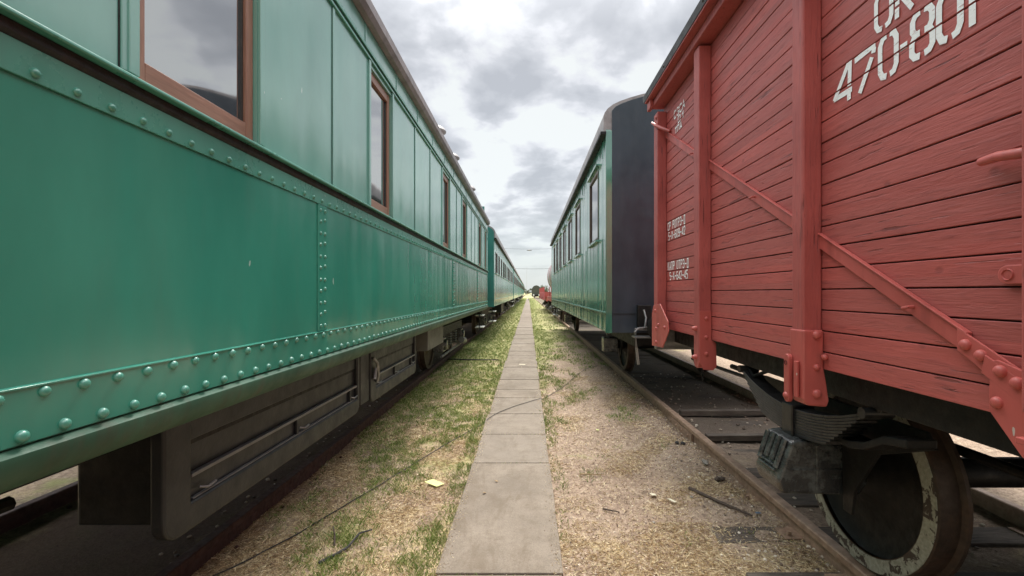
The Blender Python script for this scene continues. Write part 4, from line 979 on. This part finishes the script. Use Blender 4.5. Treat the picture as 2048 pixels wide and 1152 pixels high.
def running_gear(yc, only_near=False):
    axle_set(wag, 2.61, yc, 0.5, rim='rim')
    ys_ = yc - 0.04
    for s in (-1, 1):
        sx = -s
        X = lambda v: WC - s * (WC - v) if s == 1 else 2 * WC - (WC - (WC - v)) if False else (v if s == 1 else 2 * WC - v)
        # leaf spring pack
        leaf_spring(wag, X(1.45), ys_, Zr(-0.625), 0.57, 0.115, 10, 0.095, 'spring', 0.0128, 0.05)
        # axle box with a sloping oil lid
        b = nb(); y0_, y1_ = ys_ - 0.125, ys_ + 0.125
        prism(b, [(X(1.345), Zr(-0.76)), (X(1.275), Zr(-0.965)), (X(1.30), Zr(-1.03)), (X(1.70), Zr(-1.04)), (X(1.74), Zr(-0.98)), (X(1.74), Zr(-0.80)), (X(1.42), Zr(-0.752))], 'y', y0_, y1_)
        ab = part('axle_box', b, 'oily', wag, bevel=0.018, seg=3)
        # lid ribs
        b = nb()
        def slant(f, off=0.0): return (X(1.345 - 0.070 * f - off), Zr(-0.76 - 0.205 * f))
        for yy, f0, f1 in ((ys_ - 0.085, 0.02, 0.72), (ys_ - 0.03, 0.0, 0.60), (ys_ + 0.03, 0.0, 0.60), (ys_ + 0.085, 0.02, 0.72)):
            p0, p1 = slant(f0, 0.008), slant(f1, 0.008)
            tube(b, [(p0[0], yy, p0[1]), (p1[0], yy, p1[1])], 0.016, 8)
        for f in (0.70, 0.80):
            p0 = slant(f, 0.004); tube(b, [(p0[0], ys_ - 0.08, p0[1]), (p0[0], ys_ + 0.08, p0[1])], 0.008, 6)
        part('oil_lid', b, 'oily', ab, smooth=True)
        b = nb()
        for z in (-0.905,): box(b, min(X(1.34), X(1.66)), max(X(1.34), X(1.66)), y0_ - 0.008, y0_ + 0.002, Zr(z) - 0.005, Zr(z) + 0.005)
        box(b, min(X(1.47), X(1.482)), max(X(1.47), X(1.482)), y0_ - 0.007, y0_ + 0.002, Zr(-1.01), Zr(-0.78)); part('casting_rib', b, 'oily', ab, bevel=0.002)
        # axle guard plate
        b = nb(); pg = [(yc - 0.68, Zr(-0.56)), (yc - 0.72, Zr(-0.62)), (yc - 0.42, Zr(-0.74)), (yc - 0.26, Zr(-0.98)), (yc - 0.24, Zr(-1.10)), (yc - 0.18, Zr(-1.10)), (yc - 0.17, Zr(-0.72)), (yc + 0.17, Zr(-0.72)), (yc + 0.18, Zr(-1.10)), (yc + 0.24, Zr(-1.10)), (yc + 0.28, Zr(-0.95)), (yc + 0.62, Zr(-0.62)), (yc + 0.62, Zr(-0.56))]
        xa, xb = sorted((X(1.60), X(1.616))); prism(b, pg, 'x', xa, xb); part('axle_guard', b, 'black', wag, bevel=0.002)
        # wavy spring hanger bracket above the wheel
        b = nb(); cv = [(yc - 0.36, -0.66), (yc - 0.45, -0.665), (yc - 0.55, -0.64), (yc - 0.66, -0.58), (yc - 0.78, -0.56)]
        xa, xb = sorted((X(1.44), X(1.56))); prism(b, [(y, Zr(z)) for y, z in cv] + [(y, Zr(z) - 0.035) for y, z in cv[::-1]], 'x', xa, xb); part('spring_bracket', b, 'black', wag, bevel=0.006)
        # brake block at the far rim
        b = nb(); arc = [(yc + 0.51 * math.cos(R(a)), TOP + 0.5 + 0.51 * math.sin(R(a))) for a in range(-34, 22, 8)] + [(yc + 0.58 * math.cos(R(a)), TOP + 0.5 + 0.58 * math.sin(R(a))) for a in range(18, -36, -8)]
        xa, xb = sorted((X(1.815), X(1.90))); prism(b, arc, 'x', xa, xb)
        tube(b, [(X(1.85), yc + 0.60, TOP + 0.5), (X(1.85), yc + 0.62, Zr(-0.55))], 0.02, 8); part('brake_block', b, 'wheel', wag, bevel=0.004)
running_gear(2.57); running_gear(-1.35)
b = nb()
for k in range(7):
    z = Zr(-0.53) - 0.033 * k; y = 4.05
    pts = [(1.50 + 0.012 * math.cos(R(a)) * (1 if k % 2 else 0.2), y + 0.012 * math.cos(R(a)) * (0.2 if k % 2 else 1), z + 0.021 * math.sin(R(a))) for a in range(0, 361, 45)]
    tube(b, pts, 0.005, 5)
part('safety_chain', b, 'black', wag)
b = nb(); tube(b, [(1.46, 3.2, Zr(-0.44)), (1.44, 3.0, Zr(-0.53)), (1.46, 2.85, Zr(-0.47))], 0.012, 8); tube(b, [(1.5, 4.3, Zr(-0.60)), (1.5, 3.2, Zr(-0.58))], 0.014, 8); part('brake_pipe', b, 'black', wag, smooth=True)

# ================================================================== stock farther down the right track
tw = root('tank_wagon', (2.61, 22.3, TOP), 'pale tank wagon on a red frame, beyond the green coach', 'tank wagon', 'rolling stock on the right track')
b = nb(); cy0, cy1 = 24.2, 33.0; zc = Zr(1.10)
lathe(b, [(0, 0.001), (0.0, 0.6), (0.12, 1.05), (0.35, 1.28), (0.5, 1.31), (cy1 - cy0 - 0.5, 1.31), (cy1 - cy0 - 0.35, 1.28), (cy1 - cy0 - 0.12, 1.05), (cy1 - cy0, 0.6), (cy1 - cy0, 0.001)], (2.61, cy0, zc), 'y', 48, cap=False)
tk = part('tank', b, 'tank', tw, smooth=True)
b = nb(); lathe(b, [(0, 0.35), (0.4, 0.35), (0.45, 0.3), (0.46, 0.001)], (2.61, 28.5, zc + 1.25), 'z', 24, cap=False); part('dome', b, 'tank', tw, smooth=True)
for y in (25.2, 28.5, 31.8):
    b = nb(); lathe(b, [(0, 1.32), (0.0, 1.335), (0.12, 1.335), (0.12, 1.32)], (2.61, y, zc), 'y', 48, cap=False); part('tank_band', b, 'red_metal', tw)
b = nb(); box(b, 1.32, 1.45, 22.8, 33.6, Zr(-0.50), Zr(-0.22)); box(b, 3.77, 3.90, 22.8, 33.6, Zr(-0.50), Zr(-0.22))
for y in (22.82, 25, 27.5, 30, 32.5, 33.48): box(b, 1.452, 3.768, y, y + 0.1, Zr(-0.48), Zr(-0.24))
for y in (24.6, 27, 29.6, 32.4):
    for s in (-1, 1): prism(b, [(y - 0.3, Zr(-0.218)), (y + 0.3, Zr(-0.218)), (y + 0.08, Zr(0.42)), (y - 0.08, Zr(0.42))], 'x', 2.61 + s * 1.18 - 0.03, 2.61 + s * 1.18 + 0.03)
part('frame', b, 'red_metal', tw)
bogie(tw, 25.4, 2.61, 1.85); bogie(tw, 31.2, 2.61, 1.85)
def open_wagon(y0, ln, label):
    r_ = root('open_wagon', (2.61, y0, TOP), label, 'open wagon', 'rolling stock on the right track')
    b = nb()
    for z in range(2):
        za = Zr(-0.30 + z * 0.20)
        for x in ((1.20, 1.25), (3.97, 4.02)): box(b, x[0], x[1], y0, y0 + ln, za, za + 0.19)
        for yy in (y0 + 0.0, y0 + ln - 0.05): box(b, 1.252, 3.968, yy, yy + 0.05, za, za + 0.19)
    part('side_boards', b, 'red', r_)
    for k in range(8):
        y = y0 + 0.02 + (ln - 0.14) * k / 7
        for x in (1.12, 4.025):
            b = nb(); prism(b, [(y - 0.25, Zr(-0.52)), (y + 0.35, Zr(-0.52)), (y + 0.12, Zr(0.1)), (y + 0.1, Zr(0.45)), (y, Zr(0.45)), (y - 0.02, Zr(0.1))], 'x', x, x + 0.075); part('stake', b, 'red_post', r_)
    b = nb(); box(b, 1.26, 3.96, y0 + 0.06, y0 + ln - 0.06, Zr(-0.42), Zr(-0.302)); box(b, 1.35, 1.45, y0, y0 + ln, Zr(-0.62), Zr(-0.422)); box(b, 3.77, 3.87, y0, y0 + ln, Zr(-0.62), Zr(-0.422)); part('frame', b, 'red_metal', r_)
    bogie(r_, y0 + 2.4, 2.61, 1.85); bogie(r_, y0 + ln - 2.4, 2.61, 1.85)
    for x in (1.63, 3.59): buffer(r_, x, y0, TOP + 1.06, -1)
    return r_
open_wagon(35.0, 13.2, 'low red open wagon with stakes, behind the pale tank wagon')
rv = root('covered_wagon', (2.4, 138, TOP), 'dark round roofed wagon end with two pale buffers, far down the right track', 'goods wagon', 'rolling stock on the right track')
b = nb(); pts = [(1.05, Zr(-0.9))]
for i in range(17):
    t = math.pi - math.pi * i / 16; pts.append((2.30 + 1.32 * math.cos(t) * (1.0), Zr(0.9) + 1.35 * math.sin(t)))
pts += [(3.55, Zr(-0.9))]
prism(b, pts, 'y', 138, 150); part('body', b, plain('dark_far_paint', (0.055, 0.06, 0.05), 0.6, 0.3, 1), rv)
b = nb(); box(b, 1.0, 3.6, 137.8, 138.0, Zr(-1.0), Zr(-0.55)); part('buffer_beam', b, 'black', rv)
for x in (1.5, 3.1):
    b = nb(); lathe(b, [(0, 0.1), (-0.4, 0.1), (-0.42, 0.24), (-0.46, 0.001)], (x, 137.8, Zr(-0.6)), 'y', 16, cap=False); part('buffer', b, 'white_trim', rv)
for y in (140, 147.5): axle_set(rv, 2.6, y)

# ================================================================== lamp span across the yard
for sx_, lab in ((-7.5, 'tall grey lattice free pole holding the lamp wire, left end of the span'), (8.2, 'tall grey pole holding the lamp wire, right end of the span')):
    b = nb(); lathe(b, [(0, 0.14), (8.2, 0.08)], (sx_, 62, 0), 'z', 12); r_ = one('lamp_pole', b, 'concrete_post', lab.replace('lattice free ', ''), 'pole', (sx_, 62, 0), 'poles of the lamp span', smooth=True)
def catenary(x0, z0, x1, z1, y, sag, r):
    b = nb(); tube(b, [(x0 + (x1 - x0) * i / 16, y, z0 + (z1 - z0) * i / 16 - sag * 4 * (i / 16) * (1 - i / 16)) for i in range(17)], r, 5); return b
one('span_wire', catenary(-7.5, 7.85, 8.2, 7.85, 62, 0.45, 0.014), 'rubber', 'thin wire with a lamp at its middle, strung across the yard', 'wire', (0, 62, 7))
one('span_wire', catenary(-9.5, 7.7, 10.2, 7.6, 108, 0.5, 0.03), 'rubber', 'lower and farther thin wire strung across the yard', 'wire', (0, 108, 7))
for x in (-9.5, 10.2):
    b = nb(); lathe(b, [(0, 0.15), (8.0, 0.09)], (x, 108, 0), 'z', 12); one('lamp_pole', b, 'concrete_post', 'far grey pole at the %s end of the lower wire' % ('left' if x < 0 else 'right'), 'pole', (x, 108, 0), 'poles of the lamp span', smooth=True)
lp = root('hanging_lamp', (0.1, 62, 7.3), 'small dark yard lamp hanging from the middle of the span wire', 'lamp')
b = nb(); lathe(b, [(0.14, 0.03), (0.10, 0.08), (0.03, 0.34), (0.0, 0.36), (0.0, 0.33), (0.06, 0.2), (0.08, 0.001)], (0.1, 62, 7.22), 'z', 20, cap=False); part('lamp_shade', b, 'roof_dark', lp, smooth=True)
b = nb(); lathe(b, [(0.06, 0.03), (0.0, 0.06), (-0.06, 0.04), (-0.07, 0.001)], (0.1, 62, 7.22), 'z', 12, cap=False); part('bulb', b, 'white_trim', lp, smooth=True)
b = nb(); lathe(b, [(0, 0.07), (16, 0.03)], (-1.0, 260, 0), 'z', 10); one('mast', b, 'concrete_post', 'slim pale mast rising at the end of the path', 'mast', (-1.0, 260, 0), smooth=True)
b = nb(); lathe(b, [(0, 0.06), (0.5, 0.05), (0.53, 0.001)], (-0.05, 101, 0), 'z', 10, cap=False); one('marker_post', b, 'black', 'short dark post standing on the path far away', 'post', (-0.05, 101, 0))

# ================================================================== far trees
def tree(x, y, h, sd, label):
    rs = random.Random(sd); r_ = root('tree', (x, y, 0), label, 'tree', 'trees at the end of the yard')
    b = nb(); tube(b, [(x, y, -0.2), (x + 0.1, y, h * 0.35), (x, y, h * 0.8)], [0.035 * h, 0.025 * h, 0.006 * h], 7)
    for k in range(6):
        a = rs.uniform(0, 6.28); z = h * rs.uniform(0.25, 0.6); l_ = h * 0.28
        tube(b, [(x, y, z), (x + l_ * math.cos(a), y + l_ * math.sin(a), z + h * 0.18)], [0.012 * h, 0.004 * h], 5)
    part('trunk', b, 'bark', r_)
    b = nb()
    cl = [(rs.uniform(-0.3, 0.3) * h, rs.uniform(-0.3, 0.3) * h, rs.uniform(0.3, 0.88) * h, rs.uniform(0.10, 0.2) * h) for _ in range(14)]
    for (cx_, cy_, cz_, cr) in cl:
        for _ in range(95):
            d = Vector((rs.gauss(0, 1), rs.gauss(0, 1), rs.gauss(0, 0.8))).normalized() * cr * rs.uniform(0.5, 1.05); s_ = 0.035 * h * rs.uniform(0.6, 1.3)
            c = Vector((x + cx_, y + cy_, cz_)) + d; u = Vector((rs.gauss(0, 1), rs.gauss(0, 1), rs.gauss(0, 1))).normalized(); v = u.orthogonal().normalized()
            b.faces.new([b.verts.new(c + u * s_), b.verts.new(c + v * s_ * 0.6), b.verts.new(c - u * s_), b.verts.new(c - v * s_ * 0.6)])
    part('crown', b, 'leaf', r_)
for i, (x, y, h, lab) in enumerate(((-3.6, 230, 5.2, 'small round green tree closest to the last coach at the end of the path'), (-0.6, 330, 4.6, 'bushy green tree right at the end of the path'),
        (-9, 300, 7.5, 'taller green tree half hidden beside the last left coach'), (3.2, 420, 6.0, 'far green tree seen left of the dark wagon end'), (-16, 330, 9, 'broad green tree hidden behind the left coaches'),
        (13, 380, 8.5, 'broad green tree hidden behind the right row of wagons'), (24, 360, 9.5, 'tall green tree far right behind the red wagon'), (-30, 350, 10, 'tall green tree far left behind the riveted coach'))):
    tree(x, y, h, 40 + i, lab)

# ================================================================== turf, straw, pebbles
def blades(name, mat, seeds, rs):
    """seeds: (x, y, z, height, width, lean)"""
    n = len(seeds); V = np.zeros((n * 4, 3), dtype=np.float32); 
    for i, (x, y, z, h, wd, ln) in enumerate(seeds):
        a = rs.uniform(0, 6.283); ca, sa = math.cos(a), math.sin(a); la = rs.uniform(0, 6.283); lx, ly = math.cos(la) * ln * h, math.sin(la) * ln * h
        V[i * 4] = (x - ca * wd, y - sa * wd, z - 0.004); V[i * 4 + 1] = (x + ca * wd, y + sa * wd, z - 0.004)
        V[i * 4 + 2] = (x + ca * wd * 0.75 + lx * 0.45, y + sa * wd * 0.75 + ly * 0.45, z + h * 0.62)
        V[i * 4 + 3] = (x + lx, y + ly, z + h)
    F = np.array([[i * 4, i * 4 + 1, i * 4 + 2, i * 4 + 3] for i in range(n)], dtype=np.int32)
    me = bpy.data.meshes.new(name); me.vertices.add(n * 4); me.vertices.foreach_set('co', V.ravel())
    me.loops.add(n * 4); me.loops.foreach_set('vertex_index', F.ravel()); me.polygons.add(n)
    me.polygons.foreach_set('loop_start', np.arange(0, n * 4, 4, dtype=np.int32)); me.polygons.foreach_set('loop_total', np.full(n, 4, dtype=np.int32))
    me.update(); me.validate(); me.materials.append(M[mat]); o = bpy.data.objects.new(name, me); C.objects.link(o); o['kind'] = 'stuff'; return o
rs = random.Random(21); G1, S1 = [], []
def onpath(x): return -0.522 < x < 0.182
def patch(x, y):
    return noise.noise(Vector((x * 1.9, y * 1.1, 2.2))) + 0.55 * noise.noise(Vector((x * 5.5, y * 3.5, 5.5)))
def dens(x, y):
    """how green the turf is here"""
    base = 0.30 if x < -0.53 else -0.50
    base += min(1.0, max(0, (y - 4.0) / 8)) * 1.1
    if x > 0.2: base += -0.35 * max(0, (x - 0.5)) + 0.22 * max(0, min(1, (y - 6) / 4)) * (1 if x < 0.6 else 0)
    if x < -1.45: base -= 0.8 * (-1.45 - x)
    e_ = min(abs(x + 0.57), abs(x - 0.23))
    if e_ < 0.09: base += 0.42
    return base + patch(x, y) * 1.1
for (ya, yb, n, hs, wd) in ((2.2, 5.0, 190000, 1.0, 0.0019), (5.0, 9.0, 130000, 1.15, 0.003), (9.0, 20, 56000, 1.6, 0.006), (20, 60, 26000, 2.0, 0.016), (60, 140, 9000, 2.4, 0.05)):
    for _ in range(n):
        x = rs.uniform(-1.95, 1.78); y = ya + (yb - ya) * rs.random() ** 1.25
        if onpath(x): continue
        d = dens(x, y); z = gh(x, y)
        if d > rs.uniform(-0.15, 0.95):
            tuft = noise.noise(Vector((x * 9, y * 7, 1))) 
            if tuft < rs.uniform(-0.7, 0.25): continue
            G1.append((x, y, z, hs * rs.uniform(0.008, 0.030) * (1 + 0.7 * max(0, tuft)), wd * rs.uniform(0.7, 1.3), rs.uniform(0.3, 1.3)))
        elif rs.random() < (0.8 if y < 9 else 0.4):
            st = noise.noise(Vector((x * 2.4, y * 2.0, 8.8)))
            lim = 0.35 if x > 0.2 and y > 3.3 else -0.25
            if x > 0.2 and y < 9 and rs.random() < 0.10: S1.append((x, y, z + 0.004, hs * rs.uniform(0.003, 0.008), wd * rs.uniform(0.8, 2.2), rs.uniform(1.5, 5.0)))
            if st > rs.uniform(lim - .25, lim + .3): S1.append((x, y, z + 0.003, hs * rs.uniform(0.002, 0.010), wd * 0.9, rs.uniform(2.0, 7.0)))
for yj in ys_joint:
    for _ in range(int(190 if yj < 6 else 70)):
        x = rs.uniform(-0.53, 0.19)
        if noise.noise(Vector((x * 5, yj * 3, 1))) > rs.uniform(-0.1, 0.4): (G1 if rs.random() < 0.45 else S1).append((x, yj + rs.uniform(-0.008, 0.008), 0.010, rs.uniform(0.008, 0.016), 0.0022, rs.uniform(0.5, 2)))
for _ in range(2200):
    y = 2.4 + 7 * rs.random() ** 1.4; e_ = abs(rs.gauss(0, 0.035)); x = -0.53 + e_ if rs.random() < 0.6 else 0.19 - e_
    S1.append((x, y, 0.024, rs.uniform(0.001, 0.003), 0.0018, rs.uniform(2, 6)))
blades('grass', 'grass', G1, rs); blades('straw', 'straw', S1, rs)
b = nb()
t_ = (1 + 5 ** 0.5) / 2
ICO_V = [Vector(p).normalized() for p in ((-1, t_, 0), (1, t_, 0), (-1, -t_, 0), (1, -t_, 0), (0, -1, t_), (0, 1, t_), (0, -1, -t_), (0, 1, -t_), (t_, 0, -1), (t_, 0, 1), (-t_, 0, -1), (-t_, 0, 1))]
ICO_F = ((0, 11, 5), (0, 5, 1), (0, 1, 7), (0, 7, 10), (0, 10, 11), (1, 5, 9), (5, 11, 4), (11, 10, 2), (10, 7, 6), (7, 1, 8), (3, 9, 4), (3, 4, 2), (3, 2, 6), (3, 6, 8), (3, 8, 9), (4, 9, 5), (2, 4, 11), (6, 2, 10), (8, 6, 7), (9, 8, 1))
def rock(b, c, r, rs, fl=0.6):
    c = Vector(c); vs = []
    for p in ICO_V:
        d = Vector(p) * r * rs.uniform(0.7, 1.3); d.z *= fl; vs.append(b.verts.new(c + d))
    for f in ICO_F: b.faces.new((vs[f[0]], vs[f[1]], vs[f[2]]))
for _ in range(8500):
    y = 2.3 + 8 * rs.random() ** 1.5; x = rs.choice((rs.uniform(-1.9, 1.8), rs.uniform(0.2, 1.75), rs.uniform(0.2, 1.8), rs.uniform(1.3, 1.85)))
    if onpath(x): continue
    r = (0.0018 + 0.0055 * rs.random() ** 2.2) * (1.9 if x > 1.3 and rs.random() < 0.3 else 1)
    rock(b, (x, y, gh(x, y) + r * 0.3), r, rs)
for _ in range(420):
    y = 2.5 + 7 * rs.random(); x = TX['right'] + rs.uniform(-0.75, 0.9); rock(b, (x, y, gh(x, y) + 0.012), rs.uniform(0.006, 0.02), rs)
for _ in range(200):
    y = 2.0 + 10 * rs.random(); x = TX['left'] + rs.uniform(0.4, 0.9); rock(b, (x, y, gh(x, y) + 0.008), rs.uniform(0.006, 0.018), rs)
part('gravel', b, 'pebble', kind='stuff')

# ================================================================== small loose things
cable = [(-2.30, 1.95), (-1.779, 2.667), (-1.527, 3.14), (-1.267, 3.817), (-1.007, 4.571), (-0.588, 5.697), (-0.40, 6.20), (-0.189, 6.568), (0.02, 6.85), (0.2526, 7.196), (0.62, 8.1), (1.108, 9.64), (1.55, 10.2)]
pts = []
for i in range(len(cable) - 1):
    for k in range(6):
        t = k / 6; p0 = cable[max(i - 1, 0)]; p1 = cable[i]; p2 = cable[i + 1]; p3_ = cable[min(i + 2, len(cable) - 1)]
        f = lambda a, b_, c, d: 0.5 * ((2 * b_) + (-a + c) * t + (2 * a - 5 * b_ + 4 * c - d) * t * t + (-a + 3 * b_ - 3 * c + d) * t ** 3)
        x, y = f(p0[0], p1[0], p2[0], p3_[0]), f(p0[1], p1[1], p2[1], p3_[1])
        x += 0.012 * noise.noise(Vector((y * 3, 0, 0))); z = 0.030 if onpath(x) else gh(x, y) + 0.012
        pts.append((x, y, z))
b = nb(); tube(b, pts, 0.0042, 6); one('cable', b, 'rubber', 'thin dark cable snaking over the grass and across the slab path', 'cable', (0, 6, 0), smooth=True)
def card(x, y, w_, d_, rot, tilt, mat, label, name='paper_scrap', cat='paper scrap', th=0.003, pts=None, group=None):
    b = nb(); pts = pts or [(-0.5, -0.4), (0.35, -0.5), (0.5, 0.35), (-0.3, 0.5)]
    prism(b, [(p[0] * w_, p[1] * d_) for p in pts], 'z', 0, th)
    bmesh.ops.rotate(b, verts=b.verts, cent=(0, 0, 0), matrix=Matrix.Rotation(R(rot), 3, 'Z') @ Matrix.Rotation(R(tilt), 3, 'Y'))
    z = 0.03 if onpath(x) else gh(x, y) + 0.018
    bmesh.ops.translate(b, verts=b.verts, vec=(x, y, z)); return one(name, b, mat, label, cat, (x, y, z), group)
card(-0.787, 3.93, 0.15, 0.095, -22, 8, 'card', 'pale yellow card lying in the grass left of the path', 'card', 'card')
card(0.985, 3.72, 0.055, 0.05, 20, 12, 'paper', 'cream scrap of paper on the bare dirt, left of the other one')
card(1.10, 3.60, 0.07, 0.028, -40, 10, 'paper', 'long cream scrap of paper on the dirt nearer the rail')
card(0.80, 5.45, 0.04, 0.035, 0, 5, 'card', 'tiny yellow scrap on the bare dirt right of the path', 'paper_scrap')
card(1.66, 3.40, 0.06, 0.025, 30, 10, 'blue', 'small blue plastic shard against the near rail', 'plastic_shard', 'plastic shard')
card(-0.14, 10.4, 0.16, 0.10, 10, 3, 'paper', 'cream paper scrap lying on the slab path', th=0.002)
card(-0.35, 3.72, 0.035, 0.018, 50, 20, 'leaf_dry', 'small curled brown leaf lying on the long slab', 'dry_leaf', 'leaf')
card(-0.27, 3.95, 0.03, 0.015, -20, 15, 'leaf_dry', 'small brown leaf lying nearer the slab joint', 'dry_leaf', 'leaf')
def lump(x, y, r, mat, label, name='stone', cat='stone', n=1, group=None):
    b = nb(); rq = random.Random(int(x * 100 + y * 7))
    for k in range(n): rock(b, (x + rq.uniform(-1, 1) * r * (n > 1), y + rq.uniform(-1, 1) * r * (n > 1) * 0.8, gh(x, y) + r * 0.4), r * rq.uniform(0.6, 1) * (0.6 if n > 1 else 1), rq, 0.65)
    return one(name, b, mat, label, cat, (x, y, 0), group)
lump(1.60, 4.95, 0.045, 'coal', 'dark crumbled clinker lump beside the near rail', 'clinker', 'clinker', 6)
lump(1.27, 3.66, 0.022, 'stone', 'brown oval stone on the dirt between the path and the rail')
lump(0.88, 3.30, 0.014, 'stone', 'small pale stone on the strawy dirt low in the picture')
lump(1.63, 4.35, 0.045, 'stone', 'grey broken stone pile beside the rail, nearer than the clinker', n=5)
lump(1.60, 3.95, 0.05, 'twig', 'dark brown rotten wood chunk beside the rail', 'wood_chunk', 'wood chunk', 4)
def stick(pts, r, mat, label, name='twig'):
    b = nb(); P_ = [(x, y, gh(x, y) + z) for x, y, z in pts]
    tube(b, P_, [r * (1 - 0.5 * i / (len(P_) - 1)) for i in range(len(P_))], 6); return one(name, b, mat, label, 'twig', P_[0])
stick([(-1.24, 2.78, 0.01), (-1.17, 2.87, 0.015), (-1.13, 2.94, 0.02), (-1.10, 3.06, 0.05), (-1.04, 3.12, 0.04)], 0.010, 'coal', 'dark bent twig lying in the straw left of the path')
stick([(-1.23, 2.98, 0.01), (-1.25, 3.03, 0.06), (-1.28, 3.08, 0.085)], 0.007, 'twig', 'short brown twig standing up behind the dark bent one')
stick([(0.45, 4.12, 0.012), (0.58, 4.10, 0.02), (0.68, 4.13, 0.012)], 0.005, 'leaf_dry', 'pale straight twig on the bare dirt right of the path')
stick([(1.30, 3.80, 0.012), (1.45, 3.55, 0.02), (1.60, 3.36, 0.02)], 0.014, 'twig', 'long brown stick lying diagonal towards the near rail')
stick([(0.55, 3.48, 0.012), (0.66, 3.40, 0.02)], 0.007, 'twig', 'short dark twig on the dirt near the path edge')
stick([(-2.0, 11.2, 0.05), (-1.1, 11.0, 0.05), (-0.7, 11.1, 0.04)], 0.02, 'coal', 'long dark stick across the grass beside the left track')
# boards lying in the track
for (x0, x1, y, dz, lab) in ((1.95, 3.1, 5.15, 0.03, 'weathered dark board between the rails, nearest the axle box'), (2.0, 3.25, 6.2, 0.035, 'weathered dark board between the rails, farther one')):
    b = nb(); prism(b, [(x0, y - 0.05), (x1, y - 0.02), (x1, y + 0.07), (x0, y + 0.05)], 'z', 0.0, dz + 0.03); one('board', b, 'sleeper', lab, 'board', (x0, y, 0), 'boards between the rails', bevel=0.004)

scene.cycles.samples = 64
